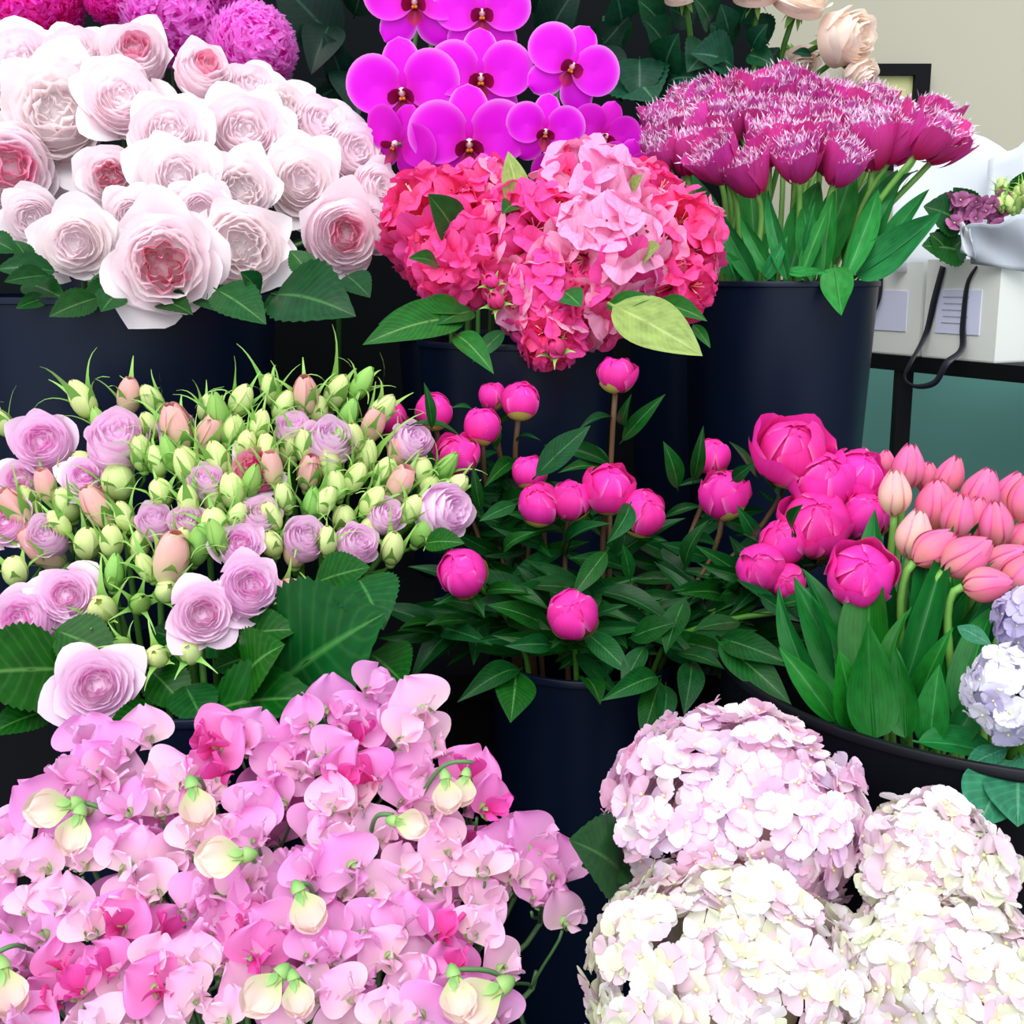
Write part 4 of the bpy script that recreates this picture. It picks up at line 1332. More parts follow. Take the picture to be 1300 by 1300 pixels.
for i, b, t, w, k in ((8, (340, 880, 1.02), (490, 778, .96), 1.15, 0), (8, (312, 862, 1.0), (362, 818, .96), 1.2, 1), (7, (265, 905, 1.0), (410, 888, .95), .75, 1), (5, (95, 850, 1.02), (-60, 858, .95), 1.0, 0),
                      (5, (70, 900, 1.0), (-20, 935, .95), .7, 1), (20, (455, 735, 1.03), (487, 800, .97), 1.1, 1), (20, (470, 830, 1.02), (515, 870, .96), 1.0, 0), (6, (200, 900, .99), (128, 935, .93), .5, 1),
                      (7, (235, 870, 1.01), (262, 925, .97), 1.0, 0), (4, (70, 800, 1.03), (150, 835, 1.02), 1.0, 0), (6, (190, 850, 1.02), (240, 905, 1.0), 1.1, 1), (20, (400, 740, 1.05), (470, 720, 1.03), .9, 0),
                      (8, (300, 810, 1.03), (380, 800, 1.01), .9, 1), (8, (360, 905, 1.02), (470, 850, 1.0), 1.1, 0), (5, (10, 830, 1.03), (80, 850, 1.02), 1.1, 1), (7, (300, 900, 1.03), (330, 940, 1.0), 1.1, 0),
                      (6, (160, 930, 1.03), (90, 905, 1.0), 1.2, 1), (8, (330, 830, 1.06), (270, 850, 1.04), 1.1, 0), (20, (460, 770, 1.08), (400, 800, 1.05), 1.1, 0), (13, (540, 690, 1.1), (590, 690, 1.08), .8, 1), (4, (140, 790, 1.08), (60, 830, 1.06), 1.2, 0),
                      (7, (260, 830, 1.1), (190, 800, 1.08), 1.2, 1), (7, (240, 800, 1.1), (310, 830, 1.07), 1.2, 1)):
    pleaf(spray_roots[i], K_SPRAY[k], b, t, w)

# ================================================================== PEONIES
QK = [peony_kit(41, 0), peony_kit(42, 0), peony_kit(43, 1), peony_kit(44, 2), peony_kit(45, 0)]
PEONIES = [  # px, py, d, kit, lean (right, up), label
    (625, 503, 34, 0, (-.1, .8), 'small peony bud peeping out behind the round bud at the upper left'), (661, 508, 48, 4, (.15, .8), 'round peony bud in front of the black rhododendron bucket'),
    (612, 541, 46, 1, (.0, .5), 'peony bud just below the small bud at the upper left'), (551, 522, 46, 1, (-.1, .9), 'peony bud with a pointed leaf beside it, above the spray roses'),
    (496, 532, 42, 0, (-.2, .6), 'peony bud half hidden behind the spray roses at far left'), (580, 578, 52, 2, (-.1, .5), 'ragged peony bud just above the spray roses on the right flank'),
    (672, 598, 44, 1, (.0, .7), 'peony bud resting on top of the egg-shaped bud left of centre'), (685, 640, 54, 4, (-.1, .3), 'egg-shaped peony bud left of centre, in front of the bud above it'),
    (725, 635, 50, 0, (.1, .3), 'peony bud between the egg-shaped bud and the wide centre bud'), (773, 622, 60, 2, (.1, .4), 'wide opening peony bud at the centre with a ragged top'),
    (816, 652, 58, 0, (.2, .1), 'smooth round peony bud right of the wide centre one'), (586, 727, 62, 4, (-.25, -.05), 'solitary peony bud at the lower left beside the spray roses'),
    (727, 780, 64, 0, (.0, -.05), 'lowest peony bud, a smooth magenta ball above the bucket'), (783, 475, 46, 2, (.1, 1.2), 'tallest peony bud, standing on its own under the rhododendrons'),
    (905, 580, 44, 0, (.1, .5), 'peony bud with a green leaf tip in front of it, right of the bucket foliage'), (918, 630, 58, 2, (.0, .9), 'opening peony bud seated in a yellow-green sepal, right of centre'),
    (1004, 576, 82, 3, (.1, .5), 'largest opening peony, topmost in the right cluster'), (1046, 612, 78, 3, (.2, .4), 'fully opening peony behind the right cluster, next to the tulips'),
    (1088, 605, 66, 2, (.35, .3), 'opening peony at the top of the right cluster touching the pink tulips'), (1036, 664, 84, 2, (.05, .15), 'large peony in the middle of the right cluster with a folded leaf on it'),
    (1098, 656, 60, 0, (.3, .3), 'round peony bud at the right of the cluster above a green sepal'), (994, 690, 58, 4, (-.15, .2), 'peony bud in the right cluster just above the lowest left one'),
    (967, 722, 62, 0, (-.2, -.1), 'pale-lit round peony bud at the lower left of the right cluster'), (1000, 738, 46, 1, (.0, -.3), 'peony bud half hidden under the lower left bud of the right cluster'),
    (1094, 730, 80, 2, (.1, .0), 'large peony lowest in the right cluster, over a broad tulip leaf'),
]
pr_ = random.Random(5)
peo_roots = []
for px, py, d, k, (lx, lu), lab in PEONIES:
    Y = 1.14 + max(0, 760 - py) / 280 * .14 + (.02 if d < 45 else 0) - (.03 if px > 930 else 0) - (.12 if (px, py) == (1094, 730) else .075 if py in (780, 727) else 0)
    c = at(px, py, Y)
    R = d / 2 * mpp(c)
    face = (tocam(c) * .55 + V((lx, 0, lu + .25))).normalized()
    org = c - face * R * .92
    root, pts = add_stem('peony', lab, 'peony', 'magenta peonies', B_PEO, org, face, .0030, M_STEM_P if py < 700 else M_STEM, .45, .8)
    core, outs, seps = QK[k]
    b = part('bloom', core, root, frame(org, face, UP, pr_.uniform(0, 6), (R, R, R * pr_.uniform(.95, 1.08))))
    for o in outs:
        part('outer_petal', o, b, Matrix.Identity(4), False)
    for o in seps:
        part('sepal', o, b, Matrix.Identity(4), False)
    nl = 12 if px < 900 else 8
    for q in range(nl):
        t = pr_.uniform(.5, 7.2)
        i0 = int(t)
        p = pts[i0].lerp(pts[i0 + 1], t - i0)
        a = pr_.uniform(0, 2 * PI)
        L = pr_.uniform(.05, .085) * (.6 if t < 1.2 else 1)
        e = p + V((math.cos(a) * L, math.sin(a) * L * .8 - .02, pr_.uniform(-.35, .75) * L))
        leaf(root, pr_.choice(K_PEO), p, e, None, pr_.uniform(.65, .95), side=pr_.uniform(-.6, .6))
    peo_roots.append(root)
# leaves the photograph shows clearly
for i, k, b, t, w in ((13, 0, (790, 560, 1.2), (845, 500, 1.17), 1.0), (13, 1, (792, 540, 1.2), (802, 500, 1.16), 1.0), (1, 2, (680, 605, 1.17), (750, 540, 1.16), 1.5), (12, 1, (640, 750, 1.1), (698, 775, 1.08), 1.3),
                      (12, 0, (748, 785, 1.1), (797, 768, 1.08), 1.0), (12, 2, (740, 800, 1.09), (802, 858, 1.04), 1.4), (12, 0, (700, 800, 1.12), (618, 768, 1.08), 1.4), (11, 0, (590, 750, 1.1), (615, 785, 1.07), 1.3),
                      (11, 1, (660, 850, 1.08), (580, 892, 1.02), 1.2), (12, 2, (655, 850, 1.08), (648, 918, 1.0), 1.9), (12, 0, (740, 860, 1.07), (762, 895, 1.01), 1.6), (10, 1, (835, 860, 1.05), (762, 890, 1.0), 1.3),
                      (10, 2, (838, 865, 1.05), (815, 940, .98), 1.3), (10, 0, (845, 870, 1.05), (838, 935, .98), 1.1), (22, 0, (878, 840, 1.06), (868, 908, 1.0), 1.6), (15, 2, (870, 760, 1.08), (845, 830, 1.04), 1.8),
                      (22, 0, (912, 815, 1.04), (1005, 895, .97), 1.5), (22, 1, (915, 810, 1.05), (1015, 850, .98), 1.3), (22, 0, (965, 755, 1.06), (1018, 790, 1.02), 1.2), (15, 1, (870, 720, 1.12), (900, 660, 1.1), 1.4),
                      (14, 0, (860, 620, 1.18), (842, 560, 1.16), 1.5), (14, 1, (880, 610, 1.18), (893, 540, 1.16), 1.0), (16, 2, (960, 605, 1.16), (925, 560, 1.14), 1.2), (16, 0, (930, 610, 1.16), (958, 588, 1.13), 1.5),
                      (6, 0, (655, 640, 1.15), (608, 662, 1.12), 1.4), (7, 1, (640, 700, 1.13), (680, 675, 1.1), 1.3), (10, 2, (800, 735, 1.1), (790, 690, 1.08), 1.3), (9, 0, (770, 700, 1.12), (725, 760, 1.08), 1.4),
                      (9, 1, (800, 640, 1.16), (770, 690, 1.12), 1.6), (19, 0, (1010, 680, 1.08), (1020, 640, 1.03), 1.3), (3, 0, (548, 545, 1.2), (538, 485, 1.19), 1.0), (4, 1, (520, 540, 1.2), (590, 560, 1.2), .9),
                      (2, 1, (600, 520, 1.2), (572, 518, 1.19), .9), (5, 0, (610, 650, 1.14), (600, 590, 1.13), 1.0), (23, 0, (985, 770, 1.05), (1060, 762, 1.02), 1.1), (22, 2, (940, 790, 1.07), (880, 800, 1.04), 1.6),
                      (21, 1, (960, 680, 1.1), (935, 640, 1.08), 1.4), (12, 2, (800, 810, 1.08), (860, 790, 1.05), 2.0), (12, 1, (700, 820, 1.08), (640, 820, 1.05), 1.5), (11, 0, (600, 790, 1.12), (540, 795, 1.1), 1.3),
                      (12, 0, (860, 830, 1.07), (920, 850, 1.03), 1.5), (10, 0, (820, 820, 1.07), (790, 880, 1.03), 1.6)):
    pleaf(peo_roots[i], K_PEO[k], b, t, w * .78, None, pr_.uniform(-.5, .5))
# leafy filler shoots between the flower stems
for q in range(9):
    px, py = 560 + q * 48 + pr_.uniform(-10, 10), 790 + pr_.uniform(-50, 30)
    c = at(px, py, 1.17 + pr_.uniform(-.04, .04))
    rt = peo_roots[(q * 3) % len(peo_roots)]
    for z in range(10):
        a = pr_.uniform(0, 2 * PI)
        L = pr_.uniform(.06, .09)
        leaf(rt, pr_.choice(K_PEO), c, c + V((math.cos(a) * L, -.03 + math.sin(a) * L * .5, pr_.uniform(-.6, .5) * L)), None, pr_.uniform(.75, 1.05), side=pr_.uniform(-.5, .5))

# ================================================================== PINK TULIPS IN THE TUB
TK = [tulip_kit(51, P_TUL, .36), tulip_kit(52, P_TUL, .40), tulip_kit(53, P_TULP, .36)]
TUL = [  # px, py, length, kit, tilt degrees clockwise from upright, Y, label
    (1153, 592, 58, 0, 2, 1.20, 'tallest pink tulip, standing upright in front of the table leg'), (1136, 625, 60, 2, -4, 1.10, 'palest tulip, creamy pink, beside the magenta peonies'),
    (1161, 678, 64, 2, 6, 1.03, 'pale pink tulip with a dark fold, lowest of the upright ones at left'), (1097, 588, 40, 0, -8, 1.22, 'small ragged tulip tip behind the peonies at the left end'),
    (1124, 588, 34, 1, 0, 1.24, 'small tulip tip between the peonies and the tallest tulip'), (1188, 640, 66, 1, -3, 1.10, 'broad pink tulip with a pale midrib, in the middle of the left half'),
    (1206, 604, 52, 0, 12, 1.19, 'pink tulip with a green leaf tip against its right side'), (1177, 606, 40, 1, 0, 1.22, 'tulip just behind and right of the tallest one'),
    (1216, 655, 58, 0, 5, 1.06, 'slender orange-pink tulip in the middle of the bunch'), (1186, 695, 60, 1, 48, 1.00, 'pink tulip leaning to the right below the broad one'),
    (1189, 722, 42, 0, 175, 1.03, 'tulip hanging head down under the leaning one'), (1228, 706, 68, 1, 52, .98, 'large deep pink tulip leaning right at the front of the bunch'),
    (1254, 742, 58, 1, 78, .95, 'lowest tulip, lying almost flat to the right'), (1246, 624, 62, 1, 14, 1.15, 'deep pink smooth tulip at the centre right of the back row'),
    (1238, 655, 50, 1, 6, 1.10, 'tulip wedged between the slender one and the orange-sided one'), (1264, 664, 60, 0, -8, 1.06, 'tulip with an orange side at the right half of the bunch'),
    (1284, 628, 60, 1, 16, 1.16, 'pink tulip partly behind the orange one near the right edge'), (1302, 632, 62, 0, 5, 1.08, 'orange-pink tulip cut by the right edge on a bare curved stem'),
    (1280, 714, 62, 1, 58, 1.00, 'pink tulip leaning right near the right edge, behind the front one'), (1298, 726, 62, 1, 40, .97, 'pink tulip cut by the right edge at the front'),
    (1297, 682, 46, 1, 20, 1.08, 'tulip at the right edge under the bare curved stem'), (1205, 645, 46, 0, 5, 1.14, 'small tulip deep behind the slender one'), (1228, 690, 50, 0, 15, 1.08, 'tulip behind the large leaning one, only its tip in view'),
]
tul_roots = []
for px, py, L, k, tilt, Y, lab in TUL:
    c = at(px, py, Y)
    s = L * mpp(c) * 1.03
    a = math.radians(tilt)
    face = (V((math.sin(a), 0, math.cos(a))) + V((0, -.12 if abs(tilt) < 60 else -.35, 0))).normalized()
    org = c - face * s * .5
    root, pts = add_stem('pink_tulip', lab, 'tulip', 'pink tulips', B_TUB, org, face, .0036, M_STEM_T, .22, .8)
    M = frame(org, face, V((0, -1, .2)), rnd.uniform(0, 6), s)
    for o in TK[k]:
        part('petal', o, root, M)
    tul_roots.append(root)
for i, k, b, t, w, sd in ((2, 0, (1110, 905, .92), (1112, 745, 1.0), 2.2, 0), (4, 0, (1098, 880, .95), (1092, 730, 1.06), 1.6, .3), (2, 1, (1140, 905, .93), (1195, 720, 1.0), 1.2, 0), (5, 0, (1150, 900, .95), (1238, 755, .95), 1.0, .2),
                          (9, 1, (1175, 900, .95), (1175, 710, 1.03), 1.5, -.2), (12, 0, (1215, 910, .93), (1290, 755, .95), 1.3, .2), (11, 2, (1190, 920, .9), (1240, 780, .98), 1.6, 0), (1, 2, (1085, 900, .93), (1025, 770, 1.0), 2.0, .2),
                          (3, 0, (1070, 890, .95), (1030, 760, 1.02), 2.0, -.2), (0, 1, (1130, 920, .87), (1150, 805, .9), 2.2, 0), (1, 0, (1080, 935, .87), (1068, 850, .88), 3.2, 0), (7, 2, (1110, 945, .85), (1105, 825, .87), 3.0, 0),
                          (9, 0, (1165, 950, .83), (1255, 965, .84), 2.8, 0), (2, 0, (1060, 925, .88), (1005, 845, .92), 2.0, .3), (10, 1, (1165, 900, .9), (1200, 820, .9), 2.4, 0), (12, 1, (1225, 930, .88), (1262, 800, .95), 2.2, 0),
                          (13, 0, (1200, 850, 1.0), (1225, 700, 1.1), 1.4, 0), (17, 0, (1290, 780, .98), (1308, 700, 1.0), .8, 0), (15, 0, (1235, 760, 1.03), (1245, 700, 1.03), .8, 0), (14, 0, (1220, 700, 1.06), (1248, 660, 1.04), .8, 0),
                          (6, 0, (1200, 660, 1.16), (1226, 588, 1.18), 1.0, 0), (19, 0, (1270, 760, .97), (1310, 690, .97), .9, 0), (10, 0, (1150, 880, 1.0), (1120, 700, 1.1), 2.0, .2), (13, 1, (1190, 880, 1.02), (1160, 740, 1.1), 2.2, 0),
                          (16, 0, (1240, 880, 1.0), (1280, 730, 1.08), 2.0, 0), (18, 2, (1230, 870, 1.0), (1215, 740, 1.05), 2.4, 0), (3, 2, (1060, 870, 1.0), (1075, 740, 1.08), 2.2, 0), (8, 0, (1180, 960, .84), (1190, 870, .86), 2.6, 0), (4, 1, (1040, 900, .95), (1000, 780, 1.0), 1.8, .3),
                          (5, 2, (1150, 945, .84), (1140, 850, .87), 2.6, .2), (11, 1, (1205, 960, .84), (1250, 880, .88), 2.4, 0), (0, 2, (1120, 840, 1.02), (1150, 740, 1.05), 2.0, 0)):
    kx = 1.30 if b[1] > 860 else 1.1
    b, t = (b[0], b[1] - 8, b[2] + .03), (b[0] + (t[0] - b[0]) * kx, b[1] + (t[1] - b[1]) * kx, t[2] + .02)
    pleaf(tul_roots[i], K_TULD[k], b, t, w * .50, None, sd * 2 + rnd.uniform(-.5, .5))

# ================================================================== STOCKS AT THE RIGHT EDGE
GK = [floret_kit(61 + i, P_STK) for i in range(2)] + [floret_kit(64 + i, P_STKB) for i in range(2)]
gr = random.Random(17)
for lab, cpx, cpy, rx, rz, n, ks, Y in (('white and lilac stock spike at the right edge in front of the tub', 1278, 882, 58, 74, 60, (0, 1, 0, 2), .84),
                                        ('greyish lilac stock spike behind the white one, cut by the right edge', 1300, 790, 38, 50, 40, (2, 3), .90)):
    c = at(cpx, cpy, Y)
    m = mpp(c)
    face = (tocam(c) * .4 + UP * .8 + V((-.2, 0, 0))).normalized()
    root, pts = add_stem('stock_flower', lab, 'stock flower', 'stocks at the right edge', B_TUB, c - face * rz * m * .9, face, .0045, M_STEM)
    for i in range(n):
        z = 1 - 2 * (i + .5) / n
        a = i * 2.39996 + gr.uniform(-.3, .3)
        q = math.sqrt(1 - z * z)
        d = V((q * math.cos(a), q * math.sin(a), z))
        B = frame(V((0, 0, 0)), face).to_3x3()
        p = c + B @ V((d.x * rx * m * .8, d.y * rx * m * .8, d.z * rz * m * .8))
        nd = (B @ d + V((gr.uniform(-.4, .4), gr.uniform(-.4, .4), gr.uniform(-.4, .4)))).normalized()
        part('floret', GK[gr.choice(ks)], root, frame(p, nd, UP, gr.uniform(0, 6), gr.uniform(15, 20) * m))
    if Y < .88:
        for b, t, w in (((1288, 965, .84), (1240, 1052, .76), 1.4), ((1292, 970, .84), (1292, 1050, .75), 1.4), ((1296, 960, .84), (1335, 1040, .76), 1.4), ((1280, 950, .85), (1225, 975, .82), 1.0), ((1260, 820, .86), (1215, 795, .88), 1.4)):
            pleaf(root, K_STOCK[0], b, t, w)

# ================================================================== HYDRANGEAS
HA = [floret_kit(71 + i, P_HYA) for i in range(4)]
HB = [floret_kit(81 + i, P_HYB) for i in range(4)]
hr = random.Random(23)
hyd_roots = []
for lab, cpx, cpy, Y, rx, ry, rz, kits, tot, fs in (
        ('mauve-pink hydrangea head, the topmost and largest one', 932, 1042, .80, 172, 150, 138, HA, 320, 24),
        ('creamy white hydrangea head at the bottom centre in front of the mauve-pink one', 925, 1245, .70, 188, 160, 140, HB, 310, 26),
        ('smallest hydrangea head, ivory, at the right below the tub', 1186, 1105, .74, 92, 90, 98, HB, 180, 25),
        ('cream hydrangea head in the bottom right corner', 1205, 1262, .68, 150, 140, 140, HB, 280, 26)):
    c = at(cpx, cpy, Y)
    m = mpp(c)
    face = (tocam(c) * .6 + UP * .8).normalized()
    root, pts = add_stem('hydrangea', lab, 'hydrangea', 'hydrangeas in front', B_HYD, c - face * rz * m * .75, face, .006, M_STEM)
    B = frame(V((0, 0, 0)), face).to_3x3()
    fl = []
    for i in range(tot):
        z = 1 - 1.6 * (i + .5) / tot
        a = i * 2.39996 + hr.uniform(-.25, .25)
        q = math.sqrt(max(0, 1 - z * z))
        bump = 1 + .07 * math.sin(3 * a + 5 * z) + hr.uniform(-.07, .05)
        d = V((q * math.cos(a), q * math.sin(a), z))
        p = c + B @ V((d.x * rx * m, d.y * ry * m, d.z * rz * m)) * bump * .90
        nd = (B @ d * 1.1 + V((hr.uniform(-.5, .5), hr.uniform(-.5, .5), hr.uniform(-.5, .5)))).normalized()
        ppx, ppy = to_px(p)
        inside = 1 if (-20 < ppx < 1320 and -20 < ppy < 1320) else 0
        show = (B @ d).dot(tocam(p)) + inside * 2
        fl.append((show, p, nd, hr.uniform(0, 6), fs * m * hr.uniform(.85, 1.15), hr.choice(kits)))
    fl.sort(key=lambda f: -f[0])
    for f in fl[:96]:
        part('floret', f[5], root, frame(f[1], f[2], UP, f[3], f[4]))
    rest = MB()
    mats = None
    for f in fl[96:]:
        Mx = Matrix.Translation(-root.location) @ frame(f[1], f[2], UP, f[3], f[4])
        me = f[5]
        mats = list(me.materials)
        b = len(rest.v)
        rest.v += [Mx @ v.co for v in me.vertices]
        uvd = {}
        for lp, uv in zip(me.loops, me.uv_layers[0].data):
            uvd[lp.vertex_index] = tuple(uv.uv)
        rest.uv += [uvd.get(k, (0, 0)) for k in range(len(me.vertices))]
        for pl in me.polygons:
            rest.f.append(tuple(b + k for k in pl.vertices))
            rest.mi.append(pl.material_index)
    if rest.v:
        o = part('remaining_florets', rest.mesh('remaining_florets', mats), root)
        o['kind'] = 'stuff'
    core = MB().ball(V((0, 0, 0)), 1.0, 10)
    part('flower_head_core', core.mesh('flower_head_core', P_SPC), root, frame(c - face * rz * m * .12, face, UP, 0, (rx * m * .5, ry * m * .5, rz * m * .5)))
    hyd_roots.append(root)
for i, b, t, w in ((0, (790, 1110, .78), (722, 1066, .74), 1.1), (0, (800, 1100, .79), (738, 1100, .76), .9)):
    pleaf(hyd_roots[i], K_HYD[0], b, t, w)

# ================================================================== SWEET PEAS
KP = [pea_kit(100 + i, (0, 0, 0, 1, 1, 0, 2, 0, 1)[i]) for i in range(9)]
PB = [pea_bud_kit(120), pea_bud_kit(121)]
POLY = [(95, 945), (150, 925), (215, 955), (300, 925), (370, 930), (400, 885), (470, 868), (540, 905), (600, 950), (610, 1000), (660, 1040), (700, 1075), (715, 1110), (715, 1150),
        (640, 1190), (655, 1250), (690, 1330), (-40, 1340), (-40, 1080), (20, 1040), (80, 1000)]


def inside(x, y):
    c = False
    j = len(POLY) - 1
    for i in range(len(POLY)):
        xi, yi = POLY[i]
        xj, yj = POLY[j]
        if (yi > y) != (yj > y) and x < (xj - xi) * (y - yi) / (yj - yi) + xi:
            c = not c
        j = i
    return c


sr = random.Random(3)
pts_ = []
row = 0
y = 875.0
while y < 1340:
    x = -40 + (27 if row % 2 else 0)
    while x < 740:
        qx, qy = x + sr.uniform(-13, 13), y + sr.uniform(-11, 11)
        if inside(qx, qy):
            pts_.append((qx, qy, 0))
        x += 50
    y += 39
    row += 1
pts_ += [(470, 878, 0), (722, 1172, 0), (420, 905, 0), (128, 985, 0), (186, 940, 0), (270, 950, 0)]
for k in range(60):
    qx, qy = sr.uniform(0, 700), sr.uniform(930, 1320)
    if inside(qx, qy) and inside(qx - 30, qy) and inside(qx + 30, qy):
        pts_.append((qx, qy, 1))


def pea_Y(px, py):
    return .70 + max(0, 1310 - py) / 420 * .20 + ((px - 330) / 360) ** 2 * .03


left = list(range(len(pts_)))
stems = []
while left:
    i = min(left, key=lambda k: pts_[k][1] * 2 + pts_[k][0] * .3)
    left.remove(i)
    near = sorted(left, key=lambda k: math.hypot(pts_[k][0] - pts_[i][0], pts_[k][1] - pts_[i][1]))[:sr.choice((2, 2, 3))]
    near = [k for k in near if math.hypot(pts_[k][0] - pts_[i][0], pts_[k][1] - pts_[i][1]) < 110]
    for k in near:
        left.remove(k)
    stems.append([i] + near)
cent = [(sum(pts_[k][0] for k in s) / len(s), sum(pts_[k][1] for k in s) / len(s)) for s in stems]
ranks = rank_rows(cent, 6)
ROWN = ['top row', 'second row', 'third row', 'fourth row', 'fifth row', 'bottom row']
pea_roots = []
for s, (gx, gy), (r_, o_) in zip(stems, cent, ranks):
    base_c = sr.choice((0, 0, 0, 0, 1, 1, 1, 2)) if gy > 960 else sr.choice((0, 1))
    # nearby blooms of one stem share its colour
    kinds = [i for i in range(9) if (0, 0, 0, 1, 1, 0, 2, 0, 1)[i] == base_c]
    word = ('lilac-pink', 'pale pink', 'rose pink')[base_c]
    lab = '%s sweet pea stem, %s in the %s of the bunch' % (word, o_, ROWN[r_])
    c0 = at(gx, gy, pea_Y(gx, gy) + .05)
    root, path = add_stem('sweet_pea', lab, 'sweet pea', 'pink sweet peas', B_PEA, c0 - UP * .02, UP, .0022, M_STEM_V, .4, .8)
    for k in s:
        px, py, deep = pts_[k]
        Y = pea_Y(px, py) + sr.uniform(-.012, .012) + deep * .035
        c = at(px, py, Y)
        m = mpp(c)
        R = sr.uniform(37, 47) * m
        face = (tocam(c) * 1.0 + V((sr.uniform(-.75, .75) + (px - 330) / 700, sr.uniform(-.2, .2), sr.uniform(-.5, .6)))).normalized()
        if deep:
            std, wg, cal = KP[sr.choice((6, 0, 1, 5))]
        else:
            std, wg, cal = KP[sr.choice(kinds)]
        M = frame(c - face * R * .1, face, UP, sr.uniform(-1.0, 1.0), R)
        b = part('bloom', wg, root, M)
        part('standard_petal', std, b, Matrix.Identity(4), False)
        part('calyx', cal, b, Matrix.Identity(4), False)
        foot = M @ V((0, -.3, -.25))
        part('stalk', MB().tube(bez(foot, foot - UP * .01, path[1] + UP * .01, path[1], 5), .0013, 5).mesh('stalk', M_STEM_V, off=root.location), root)
    pea_roots.append(root)
# stems whose cream buds nod over on arched stalks
for lab, arch, ds in (('sweet pea stem with drooping cream and green buds at the upper left of the bunch', [(150, 1060), (135, 1022), (95, 1018)], [(95, 1020, 62, -100), (102, 1030, 56, -160)]),
                      ('sweet pea stem with a yellow-green bud on a small arch right of the middle', [(470, 1065), (475, 1030), (500, 1035)], [(498, 1042, 48, 100)]),
                      ('sweet pea stem arching high at the right with two pale nodding buds', [(525, 1030), (560, 962), (600, 968)], [(565, 985, 48, 175), (592, 982, 42, -170)]),
                      ('sweet pea stem with a cream bud lying sideways above the middle', [(330, 1110), (322, 1090), (315, 1085)], [(314, 1085, 66, -95)]),
                      ('sweet pea stem with yellow-cream buds nodding near the bottom middle', [(400, 1285), (385, 1240), (360, 1232)], [(358, 1234, 66, -140), (372, 1240, 52, 170)]),
                      ('sweet pea stem with a thick arched stalk and white bud at the bottom right', [(665, 1300), (640, 1225), (575, 1232)], [(640, 1250, 78, -125), (575, 1235, 60, 170)]),
                      ('sweet pea stem with a white bud hanging at the left edge near the bottom', [(45, 1210), (20, 1195), (-8, 1212)], [(2, 1225, 66, 175)]),
                      ('sweet pea stem with a pale bud hanging above the middle left', [(262, 1010), (255, 985), (243, 990)], [(243, 995, 58, 170)]),
                      ('sweet pea stem with a creamy bud pointing down right of the middle', [(400, 1150), (395, 1120), (380, 1122)], [(378, 1128, 60, 160)])):
    P = [at(x, y, pea_Y(x, y) - .028) for x, y in arch]
    P[0] = at(arch[0][0], arch[0][1], pea_Y(*arch[0]) + .02)
    root, path = add_stem('sweet_pea', lab, 'sweet pea', 'pink sweet peas', B_PEA, P[0], UP, .0022, M_STEM_V, .4, .8)
    curve = bez(P[0], P[0].lerp(P[1], .8), P[1], P[2], 10)
    part('arched_stalk', MB().tube(curve, .0018, 6).mesh('arched_stalk', M_STEM_V, off=root.location), root)
    for bx, by, L, ang in ds:
        c = at(bx, by, pea_Y(bx, by) - .034)
        s = L * mpp(c) / 1.5
        a = math.radians(ang)
        yv = V((math.sin(a), 0, math.cos(a)))
        face = tocam(c)
        M = frame(c, face, yv, 0, s)
        kk = sr.choice((0, 1))
        b = part('bud', PB[kk][0], root, M)
        part('calyx', PB[kk][1], b, Matrix.Identity(4), False)

# ================================================================== TABLE, BAGS AND BOUQUET AT THE RIGHT
zt = 1.25 - .0755 * 2.3
M_CARD = plain('white_card', rgb(226, 228, 222), .6, .3, .03, 6)
M_CARDIN = plain('white_card_inside', rgb(190, 195, 195), .7, .2)
M_LABEL = plain('bag_label', rgb(214, 216, 240), .5, .3)
M_INK = plain('label_ink', rgb(170, 165, 185), .6, .2)
M_RIB = plain('black_ribbon', (.008, .010, .02, 1), .4, .4)
M_PAPER = plain('white_paper', rgb(232, 236, 242), .65, .3, .03, 4, 0, .25)
M_PAPERG = plain('grey_paper', rgb(190, 196, 206), .65, .3, .03, 4, 0, .15)


def poly_prism(mb, pts, z0, z1):
    b = len(mb.v)
    n = len(pts)
    for z in (z0, z1):
        for x, y in pts:
            mb.v.append(V((x, y, z)))
            mb.uv.append((.5, .5))
    mb.f.append(tuple(b + i for i in range(n))[::-1])
    mb.f.append(tuple(b + n + i for i in range(n)))
    for i in range(n):
        k = (i + 1) % n
        mb.f.append((b + i, b + k, b + n + k, b + n + i))
    mb.mi += [0] * (n + 2)
    return mb


tb = thing('side_table', 'black table at right carrying the white bags', 'table', (1.2, 2.1, 0))


def at_z(px, py, z):
    q = at(px, py, 1.0) - CAM
    return CAM + q * ((z - CAM.z) / q.z)


ta, tb2 = at_z(1092, 447.3, zt), at_z(1420, 475, zt)
corner = [(ta.x, ta.y), (tb2.x, tb2.y), (tb2.x + .7, tb2.y + .25), (ta.x + .75, min(2.93, ta.y + .3))]
part('table_top', poly_prism(MB(), corner, zt - .032, zt).mesh('table_top', M_BLACK, False), tb, Matrix.Identity(4))
lg = ta.lerp(tb2, .21)
for x, y in ((lg.x + .01, lg.y + .03), (tb2.x - .02, tb2.y + .06), (tb2.x + .6, tb2.y + .26), (lg.x + .6, lg.y + .28)):
    part('leg', flat_box('leg', (x - .016, y - .016, 0), (x + .016, y + .016, zt - .032), M_BLACK), tb, Matrix.Identity(4))


